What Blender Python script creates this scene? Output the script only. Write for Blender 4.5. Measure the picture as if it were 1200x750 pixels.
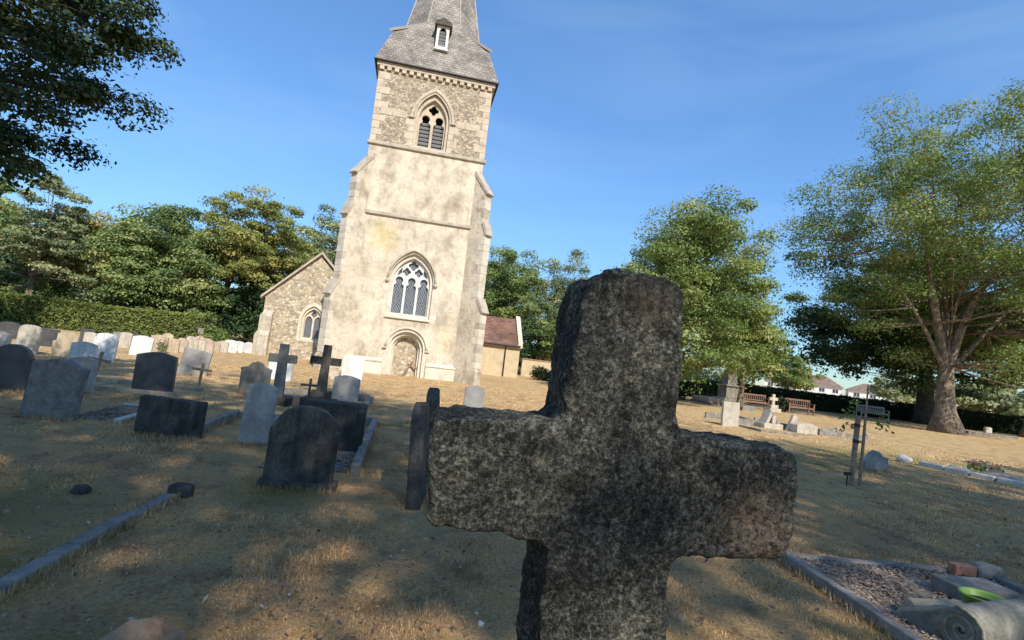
import bpy, bmesh, math, random
import numpy as np
from mathutils import Vector, Matrix, noise, geometry
R = math.radians
random.seed(7); rng = np.random.default_rng(7)
SC = bpy.context.scene
for o in list(bpy.data.objects): bpy.data.objects.remove(o)

# ---------------------------------------------------------------- camera, sky, sun, exposure
PITCH, ROLL, EYE = R(3.874), R(6.547), 1.5
cam = bpy.data.cameras.new('camera'); cam_o = bpy.data.objects.new('camera', cam); SC.collection.objects.link(cam_o)
cam.sensor_width = 36; cam.sensor_fit = 'HORIZONTAL'; cam.lens = 620/1200*36; cam.clip_start = .05; cam.clip_end = 5000
cam_o.matrix_world = Matrix.Translation((0, 0, EYE)) @ Matrix.Rotation(R(90)+PITCH, 4, 'X') @ Matrix.Rotation(ROLL, 4, 'Z')
SC.camera = cam_o

SUN_AZ, SUN_EL = R(24), R(41)               # azimuth measured from straight behind the camera towards its right
sun_dir = Vector((math.sin(SUN_AZ)*math.cos(SUN_EL), -math.cos(SUN_AZ)*math.cos(SUN_EL), math.sin(SUN_EL)))
w = bpy.data.worlds.new('World'); SC.world = w; w.use_nodes = True
nt = w.node_tree; bg = nt.nodes['Background']
sky = nt.nodes.new('ShaderNodeTexSky'); sky.sky_type = 'NISHITA'; sky.sun_disc = False
sky.sun_elevation = SUN_EL; sky.sun_rotation = math.atan2(sun_dir.x, sun_dir.y)
sky.altitude = 50; sky.air_density = 1.0; sky.dust_density = .1; sky.ozone_density = 5
# thin high cirrus: a whitening of the sky by stretched noise, all round the dome
tc = nt.nodes.new('ShaderNodeTexCoord'); mp = nt.nodes.new('ShaderNodeMapping'); mp.inputs['Scale'].default_value = (1.2, 2.2, 6); mp.inputs['Rotation'].default_value = (0, .35, .5)
nz = nt.nodes.new('ShaderNodeTexNoise'); nz.inputs['Scale'].default_value = 1.3; nz.inputs['Detail'].default_value = 3; nz.inputs['Roughness'].default_value = .55; nz.inputs['Distortion'].default_value = .5
cr = nt.nodes.new('ShaderNodeMapRange'); cr.inputs['From Min'].default_value = .42; cr.inputs['From Max'].default_value = .85; cr.inputs['To Max'].default_value = .14
mx = nt.nodes.new('ShaderNodeMix'); mx.data_type = 'RGBA'; mx.inputs[7].default_value = (6, 7.2, 9, 1)
nt.links.new(tc.outputs['Generated'], mp.inputs[0]); nt.links.new(mp.outputs[0], nz.inputs['Vector']); nt.links.new(nz.outputs['Fac'], cr.inputs['Value'])
nt.links.new(cr.outputs[0], mx.inputs[0]); nt.links.new(sky.outputs[0], mx.inputs[6]); tn = nt.nodes.new('ShaderNodeMix'); tn.data_type = 'RGBA'; tn.blend_type = 'MULTIPLY'; tn.inputs[0].default_value = 1; tn.inputs[7].default_value = (.8, .99, 1.08, 1)
lm = nt.nodes.new('ShaderNodeRGBToBW'); ml = nt.nodes.new('ShaderNodeMath'); ml.operation = 'MULTIPLY_ADD'; ml.inputs[1].default_value = .2; ml.inputs[2].default_value = 1
dv = nt.nodes.new('ShaderNodeVectorMath'); dv.operation = 'DIVIDE'
nt.links.new(mx.outputs[2], lm.inputs[0]); nt.links.new(lm.outputs[0], ml.inputs[0]); nt.links.new(mx.outputs[2], dv.inputs[0]); nt.links.new(ml.outputs[0], dv.inputs[1])
nt.links.new(dv.outputs[0], tn.inputs[6]); nt.links.new(tn.outputs[2], bg.inputs[0])
bg.inputs[1].default_value = .15
sl = bpy.data.lights.new('sun', 'SUN'); sl.energy = 3.1; sl.angle = R(.55); sl.color = (1, .92, .8)
so = bpy.data.objects.new('sun', sl); SC.collection.objects.link(so); so.rotation_euler = sun_dir.to_track_quat('Z', 'Y').to_euler()
SC.view_settings.view_transform = 'Standard'; SC.view_settings.look = 'None'; SC.view_settings.gamma = 1; SC.view_settings.use_curve_mapping = False
SC.view_settings.exposure = .95
SC.render.engine = 'CYCLES'; SC.cycles.max_bounces = 6; SC.cycles.transparent_max_bounces = 4

# ---------------------------------------------------------------- helpers
COL = SC.collection
TH = R(10.56)                                # the church and its graves all lie turned by this angle
def finish(name, me, mat=None, parent=None, smooth=False):
    if mat is not None: me.materials.append(mat)
    if smooth:
        me.polygons.foreach_set('use_smooth', [True]*len(me.polygons))
    o = bpy.data.objects.new(name, me); COL.objects.link(o)
    if parent is not None: o.parent = parent
    return o
def tag(o, label=None, cat=None, group=None, kind=None):
    if label: o['label'] = label
    if cat: o['category'] = cat
    if group: o['group'] = group
    if kind: o['kind'] = kind
    return o
def empty(name, loc=(0, 0, 0), rz=0, label=None, cat=None, group=None):
    o = bpy.data.objects.new(name, None); COL.objects.link(o); o.location = loc; o.rotation_euler = (0, 0, rz); o.empty_display_size = .2
    return tag(o, label, cat, group)
def mesh_np(name, V, F, var=None):
    V = np.asarray(V, np.float32); F = np.asarray(F, np.int32); k = F.shape[1]
    me = bpy.data.meshes.new(name); me.vertices.add(len(V)); me.vertices.foreach_set('co', V.ravel())
    me.loops.add(F.size); me.loops.foreach_set('vertex_index', F.ravel()); me.polygons.add(len(F))
    me.polygons.foreach_set('loop_start', np.arange(0, F.size, k, dtype=np.int32))
    try: me.polygons.foreach_set('loop_total', np.full(len(F), k, np.int32))
    except Exception: pass
    if var is not None:
        a = me.attributes.new('v', 'FLOAT', 'FACE'); a.data.foreach_set('value', np.asarray(var, np.float32))
    me.update(calc_edges=True); return me
class MB:
    def __init__(s): s.v = []; s.f = []
    def add(s, V, F):
        n = len(s.v); s.v += [tuple(p) for p in V]; s.f += [tuple(i+n for i in f) for f in F]; return s
    def box(s, x0, x1, y0, y1, z0, z1):
        return s.add([(x0,y0,z0),(x1,y0,z0),(x1,y1,z0),(x0,y1,z0),(x0,y0,z1),(x1,y0,z1),(x1,y1,z1),(x0,y1,z1)],
                     [(0,3,2,1),(4,5,6,7),(0,1,5,4),(1,2,6,5),(2,3,7,6),(3,0,4,7)])
    def plate(s, outer, holes, y0, y1):
        loops = [outer]+list(holes); flat = [p for l in loops for p in l]
        tris = geometry.tessellate_polygon([[Vector((p[0], p[1], 0)) for p in l] for l in loops])
        n = len(flat); V = [(p[0], y0, p[1]) for p in flat]+[(p[0], y1, p[1]) for p in flat]; F = []
        for a, b, c in tris:
            A, B, Cc = flat[a], flat[b], flat[c]
            if (B[0]-A[0])*(Cc[1]-A[1])-(B[1]-A[1])*(Cc[0]-A[0]) < 0: b, c = c, b
            F.append((a, b, c)); F.append((a+n, c+n, b+n))
        i = 0
        for l in loops:
            m = len(l)
            ar = sum(l[k][0]*l[(k+1)%m][1]-l[(k+1)%m][0]*l[k][1] for k in range(m))
            ccw = (ar > 0) == (l is outer)
            for k in range(m):
                p, q = i+k, i+(k+1)%m
                F.append((p, p+n, q+n, q) if ccw else (q, q+n, p+n, p))
            i += m
        return s.add(V, F)
    def tube(s, pts, rad, n=8, cap=True):
        P = [Vector(p) for p in pts]; V = []; F = []
        up = Vector((0, 0, 1)); prev = None
        for i, p in enumerate(P):
            d = (P[min(i+1, len(P)-1)]-P[max(i-1, 0)]).normalized()
            if prev is None:
                a = d.cross(up if abs(d.z) < .9 else Vector((1, 0, 0))).normalized()
            else: a = (prev-d*prev.dot(d)).normalized()
            prev = a; b = d.cross(a); r = rad[i] if hasattr(rad, '__len__') else rad
            for k in range(n):
                t = 2*math.pi*k/n; V.append(p+(a*math.cos(t)+b*math.sin(t))*r)
        for i in range(len(P)-1):
            for k in range(n): F.append((i*n+k, i*n+(k+1)%n, (i+1)*n+(k+1)%n, (i+1)*n+k))
        if cap: F.append(tuple(range(n-1, -1, -1))); F.append(tuple(range((len(P)-1)*n, len(P)*n)))
        return s.add(V, F)
    def lathe(s, prof, n=24, cx=0, cy=0):
        V = []; F = []
        for r, z in prof:
            for k in range(n): V.append((cx+r*math.cos(2*math.pi*k/n), cy+r*math.sin(2*math.pi*k/n), z))
        for i in range(len(prof)-1):
            for k in range(n): F.append((i*n+k, i*n+(k+1)%n, (i+1)*n+(k+1)%n, (i+1)*n+k))
        F.append(tuple(range(n-1, -1, -1))); F.append(tuple(range((len(prof)-1)*n, len(prof)*n)))
        return s.add(V, F)
    def build(s, name, mat, parent=None, smooth=False, bevel=0, seg=2):
        me = bpy.data.meshes.new(name); me.from_pydata(s.v, [], s.f); me.update()
        o = finish(name, me, mat, parent, smooth)
        if bevel:
            b = o.modifiers.new('bevel', 'BEVEL'); b.width = bevel; b.segments = seg; b.limit_method = 'ANGLE'; b.angle_limit = R(40)
        return o
def box(name, mat, parent, x0, x1, y0, y1, z0, z1, bevel=0): return MB().box(x0, x1, y0, y1, z0, z1).build(name, mat, parent, bevel=bevel)

# ---------------------------------------------------------------- materials
def nodes(name):
    m = bpy.data.materials.new(name); m.use_nodes = True; t = m.node_tree
    return m, t, t.nodes['Principled BSDF']
def N(t, kind, **kw):
    n = t.nodes.new('ShaderNode'+kind)
    for k, v in kw.items():
        if k in n.inputs: n.inputs[k].default_value = v
        else: setattr(n, k, v)
    return n
def ramp(t, src, stops):
    r = t.nodes.new('ShaderNodeValToRGB'); e = r.color_ramp.elements
    while len(e) < len(stops): e.new(.5)
    for i, (p, c) in enumerate(stops): e[i].position = p; e[i].color = (*c, 1)
    t.links.new(src, r.inputs[0]); return r
def coords(t, world=False, rnd=True):
    if world: return t.nodes.new('ShaderNodeNewGeometry').outputs['Position']
    c = N(t, 'TexCoord'); 
    if not rnd: return c.outputs['Object']
    oi = N(t, 'ObjectInfo'); mu = N(t, 'Math', operation='MULTIPLY'); mu.inputs[1].default_value = 53.7
    t.links.new(oi.outputs['Random'], mu.inputs[0])
    ad = N(t, 'VectorMath', operation='ADD'); t.links.new(c.outputs['Object'], ad.inputs[0]); t.links.new(mu.outputs[0], ad.inputs[1])
    return ad.outputs[0]
def mixc(t, fac, a, b, mode='MIX'):
    m = N(t, 'Mix', data_type='RGBA', blend_type=mode)
    if hasattr(fac, 'links') or hasattr(fac, 'is_linked'): t.links.new(fac, m.inputs[0])
    else: m.inputs[0].default_value = fac
    for i, x in ((6, a), (7, b)):
        if isinstance(x, tuple): m.inputs[i].default_value = (*x, 1)
        else: t.links.new(x, m.inputs[i])
    return m.outputs[2]
def stone(name, c0, c1, c2, scale=3.5, fine=45, bump=.4, rough=.92, lichen=None, lamt=.62, streak=0, dist=.02, spec=.25):
    """weathered stone: three-tone mottling, fine grain, optional lichen blotches and rain streaks"""
    m, t, p = nodes(name); co = coords(t); L = t.links.new
    n1 = N(t, 'TexNoise', Scale=scale, Detail=8, Roughness=.65); L(co, n1.inputs['Vector'])
    n2 = N(t, 'TexNoise', Scale=fine, Detail=6, Roughness=.7); L(co, n2.inputs['Vector'])
    base = ramp(t, n1.outputs['Fac'], [(.32, c0), (.5, c1), (.68, c2)]).outputs[0]
    gr = ramp(t, n2.outputs['Fac'], [(.3, (.72,)*3), (.7, (1.25,)*3)]).outputs[0]
    c = mixc(t, .7, base, gr, 'MULTIPLY')
    if streak:
        mp = N(t, 'Mapping'); mp.inputs['Scale'].default_value = (9, 9, .7); L(co, mp.inputs[0])
        n3 = N(t, 'TexNoise', Scale=1.4, Detail=5, Roughness=.6); L(mp.outputs[0], n3.inputs['Vector'])
        s = ramp(t, n3.outputs['Fac'], [(.42, (1,)*3), (.66, (1-streak,)*3)]).outputs[0]
        c = mixc(t, 1.0, c, s, 'MULTIPLY')
    if lichen:
        n4 = N(t, 'TexNoise', Scale=scale*2.6, Detail=9, Roughness=.75, Distortion=.6); L(co, n4.inputs['Vector'])
        f = N(t, 'MapRange'); f.inputs['From Min'].default_value = lamt; f.inputs['From Max'].default_value = lamt+.06; L(n4.outputs['Fac'], f.inputs['Value'])
        c = mixc(t, f.outputs[0], c, lichen)
    L(c, p.inputs['Base Color']); p.inputs['Roughness'].default_value = rough; p.inputs['Specular IOR Level'].default_value = spec
    b = N(t, 'Bump', Strength=bump, Distance=dist); L(n2.outputs['Fac'], b.inputs['Height']); L(b.outputs[0], p.inputs['Normal'])
    return m
def plain(name, c, rough=.7, var=.15, scale=12, bump=.1, metal=0):
    m, t, p = nodes(name); co = coords(t); L = t.links.new
    n = N(t, 'TexNoise', Scale=scale, Detail=6, Roughness=.6); L(co, n.inputs['Vector'])
    r = ramp(t, n.outputs['Fac'], [(.3, tuple(x*(1-var) for x in c)), (.7, tuple(x*(1+var) for x in c))])
    L(r.outputs[0], p.inputs['Base Color']); p.inputs['Roughness'].default_value = rough; p.inputs['Metallic'].default_value = metal
    b = N(t, 'Bump', Strength=bump, Distance=.01); L(n.outputs['Fac'], b.inputs['Height']); L(b.outputs[0], p.inputs['Normal'])
    return m
def leafmat(name, stops, trans=.3, rough=.55, hscale=.35):
    m, t, p = nodes(name); L = t.links.new
    a = N(t, 'Attribute', attribute_name='v'); pos = coords(t, world=True)
    n = N(t, 'TexNoise', Scale=hscale, Detail=3); L(pos, n.inputs['Vector'])
    ad = N(t, 'Math', operation='MULTIPLY_ADD'); ad.inputs[1].default_value = .9; ad.inputs[2].default_value = -.45; L(n.outputs['Fac'], ad.inputs[0])
    s = N(t, 'Math', operation='ADD', use_clamp=True); L(a.outputs['Fac'], s.inputs[0]); L(ad.outputs[0], s.inputs[1])
    r = ramp(t, s.outputs[0], stops)
    L(r.outputs[0], p.inputs['Base Color']); p.inputs['Roughness'].default_value = rough; p.inputs['Specular IOR Level'].default_value = .3
    tr = N(t, 'BsdfTranslucent'); 
    br = mixc(t, 1.0, r.outputs[0], (1.25, 1.3, .6), 'MULTIPLY'); L(br, tr.inputs['Color'])
    ms = N(t, 'MixShader'); ms.inputs[0].default_value = trans
    L(p.outputs[0], ms.inputs[1]); L(tr.outputs[0], ms.inputs[2]); L(ms.outputs[0], t.nodes['Material Output'].inputs['Surface'])
    return m

MT = {}
MT['cream'] = stone('worn_limestone', (.47,.415,.33), (.61,.55,.45), (.69,.635,.53), 1.6, 30, .35, lichen=(.3,.28,.2), lamt=.66)
MT['white_stone'] = stone('white_marble', (.52,.52,.5), (.66,.66,.64), (.75,.75,.73), 3, 40, .15, .6, streak=.18)
MT['pale'] = stone('pale_portland_stone', (.38,.335,.26), (.49,.44,.35), (.58,.53,.44), 4, 40, .4, lichen=(.36,.36,.26), lamt=.62, streak=.2)
MT['beige'] = stone('beige_sandstone', (.36,.29,.2), (.5,.4,.27), (.6,.5,.36), 4, 40, .5, lichen=(.3,.29,.22), lamt=.62, streak=.2)
MT['pink'] = stone('pinkish_sandstone', (.36,.26,.2), (.48,.37,.29), (.55,.45,.36), 4, 40, .5)
MT['grey'] = stone('grey_granite', (.29,.27,.245), (.385,.36,.325), (.47,.44,.4), 5, 90, .3, .8, streak=.15)
MT['bluegrey'] = stone('blue_grey_slate', (.17,.168,.168), (.24,.235,.23), (.31,.3,.29), 4, 60, .25, .7, lichen=(.34,.35,.33), lamt=.7)
MT['rough_grey'] = stone('rough_hewn_granite', (.19,.175,.155), (.28,.26,.235), (.38,.355,.32), 9, 30, 1.0, .9, dist=.05)
MT['dark'] = stone('dark_granite', (.045,.044,.045), (.07,.068,.068), (.1,.097,.095), 4, 70, .2, .45, spec=.4)
MT['moss_dark'] = stone('soot_dark_stone', (.042,.038,.033), (.076,.07,.06), (.13,.12,.102), 5, 40, .6, .95, lichen=(.14,.15,.12), lamt=.64, streak=.45)
MT['weather'] = stone('weathered_grey_stone', (.17,.155,.13), (.26,.24,.2), (.36,.335,.285), 5, 40, .6, lichen=(.36,.36,.3), lamt=.62, streak=.3)
MT['trim'] = stone('church_trim_stone', (.33,.285,.225), (.44,.385,.31), (.53,.47,.385), 3, 30, .4, lichen=(.27,.25,.2), lamt=.64)
MT['ashlar'] = stone('tan_ashlar', (.41,.34,.25), (.53,.45,.34), (.6,.52,.41), 2.5, 30, .35, lichen=(.32,.29,.22), lamt=.64)
MT['kerb'] = stone('kerb_granite', (.14,.125,.105), (.225,.205,.175), (.32,.295,.255), 6, 60, .5, lichen=(.3,.3,.26), lamt=.66)
MT['mossy'] = stone('algae_stained_stone', (.13,.125,.1), (.22,.21,.165), (.36,.34,.27), 7, 45, .5, lichen=(.12,.15,.08), lamt=.6)
MT['pale_kerb'] = stone('pale_kerb_stone', (.4,.38,.33), (.52,.5,.44), (.62,.6,.54), 6, 60, .5, lichen=(.3,.3,.24), lamt=.62)
MT['rock'] = stone('iron_stone', (.22,.12,.07), (.36,.22,.13), (.3,.25,.2), 8, 40, .8)
MT['brick'] = stone('red_brick', (.3,.13,.08), (.4,.19,.12), (.46,.25,.17), 14, 60, .6)
MT['wood'] = plain('weathered_wood', (.3,.2,.13), .85, .35, 18, .3)
MT['greywood'] = plain('silvered_wood', (.42,.41,.38), .85, .25, 18, .3)
MT['brownwood'] = plain('brown_oiled_wood', (.23,.13,.085), .8, .25, 18, .3)
MT['bark'] = stone('bark', (.14,.11,.08), (.27,.215,.16), (.42,.345,.26), 3.2, 16, 1.0, .95, streak=.5, dist=.08)
MT['bark_dark'] = stone('dark_bark', (.05,.042,.034), (.09,.074,.06), (.14,.118,.095), 3, 14, 1.0, .95, streak=.4, dist=.06)
MT['black'] = plain('black_plastic', (.012,.012,.013), .5, .1)
MT['iron'] = plain('dark_iron', (.02,.02,.022), .6, .2)
MT['porch'] = stone('ochre_render', (.42,.34,.22), (.52,.43,.285), (.58,.49,.34), 1.5, 30, .3)
MT['lead'] = plain('lead_flashing', (.36,.33,.285), .7, .15, 6)
MT['voiddark'] = plain('dark_interior', (.012,.012,.014), .9, .1)
MT['louvre'] = plain('grey_louvre_paint', (.42,.43,.45), .75, .12, 8)
MT['flower_red'] = plain('red_flowers', (.35,.06,.05), .7, .4, 40)
MT['flower_white'] = plain('white_flowers', (.45,.4,.38), .7, .1, 40)

def render_mat():
    m, t, p = nodes('lime_render'); co = coords(t, rnd=False); L = t.links.new
    n1 = N(t, 'TexNoise', Scale=.55, Detail=9, Roughness=.62); L(co, n1.inputs['Vector'])
    n2 = N(t, 'TexNoise', Scale=5, Detail=8, Roughness=.7); L(co, n2.inputs['Vector'])
    n3 = N(t, 'TexNoise', Scale=28, Detail=6, Roughness=.7); L(co, n3.inputs['Vector'])
    c = ramp(t, n1.outputs['Fac'], [(.32, (.45,.39,.295)), (.48, (.63,.56,.445)), (.68, (.7,.63,.51))]).outputs[0]
    g = ramp(t, n2.outputs['Fac'], [(.3, (.66,.63,.6)), (.46, (.98,.97,.96)), (.72, (1.06,1.05,1.03))]).outputs[0]
    c = mixc(t, .85, c, g, 'MULTIPLY')
    # grey rain stains in long vertical runs and a patch of yellow lichen high on the left
    mp = N(t, 'Mapping'); mp.inputs['Scale'].default_value = (1.0, 1.0, .7); L(co, mp.inputs[0])
    n4 = N(t, 'TexNoise', Scale=1.5, Detail=7, Roughness=.65); L(mp.outputs[0], n4.inputs['Vector'])
    s = ramp(t, n4.outputs['Fac'], [(.46, (1,)*3), (.66, (.55,.52,.48))]).outputs[0]
    c = mixc(t, .9, c, s, 'MULTIPLY')
    sx = N(t, 'SeparateXYZ'); L(co, sx.inputs[0])
    def blob(cx, cz, rx, rz, amt):
        d = N(t, 'VectorMath', operation='SUBTRACT'); L(co, d.inputs[0]); d.inputs[1].default_value = (cx, 0, cz)
        e = N(t, 'VectorMath', operation='MULTIPLY'); L(d.outputs[0], e.inputs[0]); e.inputs[1].default_value = (1/rx, 0, 1/rz)
        l = N(t, 'VectorMath', operation='LENGTH'); L(e.outputs[0], l.inputs[0])
        q = N(t, 'Math', operation='MULTIPLY_ADD'); L(n2.outputs['Fac'], q.inputs[0]); q.inputs[1].default_value = 1.5; L(l.outputs[1], q.inputs[2])
        f = N(t, 'MapRange'); L(q.outputs[0], f.inputs['Value']); f.inputs['From Min'].default_value = 1.75; f.inputs['From Max'].default_value = 1.0; f.inputs['To Max'].default_value = amt
        return f.outputs[0]
    c = mixc(t, blob(-1.5, 6.3, .9, 1.0, .5), c, (.56,.46,.17))
    c = mixc(t, blob(.3, 6.4, 1.6, .5, .35), c, (.3,.27,.22))
    c = mixc(t, blob(1.5, 3.2, .45, .7, .45), c, (.34,.31,.27))
    c = mixc(t, blob(1.9, 1.9, .7, .9, .3), c, (.58,.47,.26))
    L(c, p.inputs['Base Color']); p.inputs['Roughness'].default_value = .95; p.inputs['Specular IOR Level'].default_value = .15
    ad = N(t, 'Math', operation='MULTIPLY_ADD'); L(n2.outputs['Fac'], ad.inputs[0]); ad.inputs[1].default_value = 3; L(n3.outputs['Fac'], ad.inputs[2])
    b = N(t, 'Bump', Strength=.5, Distance=.03); L(ad.outputs[0], b.inputs['Height']); L(b.outputs[0], p.inputs['Normal'])
    return m
MT['render'] = render_mat()
def rubble(name, mortar, cols, scale=5.5, z=1.25, bump=.9):
    """flint rubble walling: irregular stones in pale mortar"""
    m, t, p = nodes(name); co = coords(t, rnd=False); L = t.links.new
    mp = N(t, 'Mapping'); mp.inputs['Scale'].default_value = (1, 1, z); L(co, mp.inputs[0])
    nn = N(t, 'TexNoise', Scale=7, Detail=4); L(mp.outputs[0], nn.inputs['Vector'])
    wv = N(t, 'VectorMath', operation='SCALE'); L(nn.outputs['Color'], wv.inputs[0]); wv.inputs['Scale'].default_value = .12
    ad = N(t, 'VectorMath', operation='ADD'); L(mp.outputs[0], ad.inputs[0]); L(wv.outputs[0], ad.inputs[1])
    v = N(t, 'TexVoronoi', Scale=scale); L(ad.outputs[0], v.inputs['Vector'])
    v2 = N(t, 'TexVoronoi', Scale=scale, feature='DISTANCE_TO_EDGE'); L(ad.outputs[0], v2.inputs['Vector'])
    sp = N(t, 'SeparateColor'); L(v.outputs['Color'], sp.inputs[0])
    c = ramp(t, sp.outputs[0], [((i+.0)/len(cols), cc) for i, cc in enumerate(cols)]); c.color_ramp.interpolation = 'CONSTANT'
    nf = N(t, 'TexNoise', Scale=26, Detail=6, Roughness=.7); L(co, nf.inputs['Vector'])
    cc = mixc(t, .8, c.outputs[0], ramp(t, nf.outputs['Fac'], [(.3, (.7,)*3), (.7, (1.25,)*3)]).outputs[0], 'MULTIPLY')
    f = N(t, 'MapRange'); f.inputs['From Min'].default_value = .03; f.inputs['From Max'].default_value = .09; L(v2.outputs['Distance'], f.inputs['Value'])
    L(mixc(t, f.outputs[0], mortar, cc), p.inputs['Base Color']); p.inputs['Roughness'].default_value = .9
    hh = N(t, 'Math', operation='MULTIPLY_ADD'); L(nf.outputs['Fac'], hh.inputs[0]); hh.inputs[1].default_value = .4; L(f.outputs[0], hh.inputs[2])
    b = N(t, 'Bump', Strength=bump, Distance=.04); L(hh.outputs[0], b.inputs['Height']); L(b.outputs[0], p.inputs['Normal'])
    return m
MT['flint'] = rubble('flint_rubble', (.56,.46,.33), [(.32,.25,.175), (.44,.35,.25), (.52,.43,.31), (.39,.32,.24), (.25,.21,.17), (.57,.49,.37)], 8.5)
MT['flint2'] = rubble('warm_rubble', (.6,.51,.37), [(.46,.37,.25), (.37,.31,.23), (.58,.49,.35), (.5,.41,.27), (.3,.26,.2), (.62,.55,.43)], 6.0)
MT['buttress'] = rubble('brown_rubble', (.57,.505,.405), [(.47,.405,.32), (.52,.455,.36), (.57,.51,.41), (.49,.425,.335), (.44,.38,.3), (.59,.53,.43)], 7.0, bump=.35)
def shingles(name, cols, rw=.22, rh=.14, bump=.8):
    m, t, p = nodes(name); L = t.links.new; uv = N(t, 'UVMap')
    br = N(t, 'TexBrick', Scale=1.0); br.inputs['Brick Width'].default_value = rw; br.inputs['Row Height'].default_value = rh; br.inputs['Mortar Size'].default_value = .011
    br.inputs['Color1'].default_value = (*cols[0], 1); br.inputs['Color2'].default_value = (*cols[1], 1); br.inputs['Mortar'].default_value = (*cols[2], 1); br.inputs['Mortar Smooth'].default_value = .3
    L(uv.outputs[0], br.inputs['Vector'])
    n = N(t, 'TexNoise', Scale=1.1, Detail=8, Roughness=.7); L(coords(t, rnd=False), n.inputs['Vector'])
    n2 = N(t, 'TexNoise', Scale=14, Detail=5, Roughness=.7); L(coords(t, rnd=False), n2.inputs['Vector'])
    c = mixc(t, .9, br.outputs['Color'], ramp(t, n.outputs['Fac'], [(.34, (.55,)*3), (.66, (1.35,)*3)]).outputs[0], 'MULTIPLY')
    c = mixc(t, .9, c, ramp(t, n2.outputs['Fac'], [(.3, (.72,)*3), (.7, (1.25,)*3)]).outputs[0], 'MULTIPLY')
    L(c, p.inputs['Base Color']); p.inputs['Roughness'].default_value = .85
    # each row tilts out: a saw-tooth height along v
    sx = N(t, 'SeparateXYZ'); L(uv.outputs[0], sx.inputs[0]); fr = N(t, 'Math', operation='MODULO'); L(sx.outputs[1], fr.inputs[0]); fr.inputs[1].default_value = rh
    iv = N(t, 'Math', operation='MULTIPLY_ADD'); L(fr.outputs[0], iv.inputs[0]); iv.inputs[1].default_value = -.9/rh; L(n2.outputs['Fac'], iv.inputs[2])
    b = N(t, 'Bump', Strength=bump, Distance=.03); L(iv.outputs[0], b.inputs['Height']); L(b.outputs[0], p.inputs['Normal'])
    return m
MT['shingle'] = shingles('oak_shingles', [(.34,.3,.25), (.23,.205,.175), (.09,.08,.07)])
MT['tiles'] = shingles('red_clay_tiles', [(.27,.13,.085), (.15,.085,.065), (.06,.042,.037)], .3, .16)
MT['roof_far'] = shingles('brown_roof_tiles', [(.25,.165,.125), (.2,.135,.105), (.13,.09,.07)], .3, .3, .4)
def leaded():
    m, t, p = nodes('leaded_glass'); L = t.links.new; co = coords(t, rnd=False)
    sx = N(t, 'SeparateXYZ'); L(co, sx.inputs[0])
    def tri(sg):
        a = N(t, 'Math', operation='MULTIPLY_ADD'); L(sx.outputs[2], a.inputs[0]); a.inputs[1].default_value = sg*.62; L(sx.outputs[0], a.inputs[2])
        b = N(t, 'Math', operation='PINGPONG'); L(a.outputs[0], b.inputs[0]); b.inputs[1].default_value = .06
        return b.outputs[0]
    mn = N(t, 'Math', operation='MINIMUM'); L(tri(1), mn.inputs[0]); L(tri(-1), mn.inputs[1])
    f = N(t, 'MapRange'); f.inputs['From Min'].default_value = .007; f.inputs['From Max'].default_value = .012; L(mn.outputs[0], f.inputs['Value'])
    n = N(t, 'TexNoise', Scale=9, Detail=3); L(co, n.inputs['Vector'])
    gl = ramp(t, n.outputs['Fac'], [(.35, (.03,.036,.045)), (.65, (.1,.115,.14))]).outputs[0]
    L(mixc(t, f.outputs[0], (.3,.31,.33), gl), p.inputs['Base Color'])
    r = N(t, 'MapRange'); r.inputs['To Min'].default_value = .7; r.inputs['To Max'].default_value = .18; L(f.outputs[0], r.inputs['Value']); L(r.outputs[0], p.inputs['Roughness'])
    b = N(t, 'Bump', Strength=.4, Distance=.02); L(n.outputs['Fac'], b.inputs['Height']); L(b.outputs[0], p.inputs['Normal'])
    return m
MT['glass'] = leaded()
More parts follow.
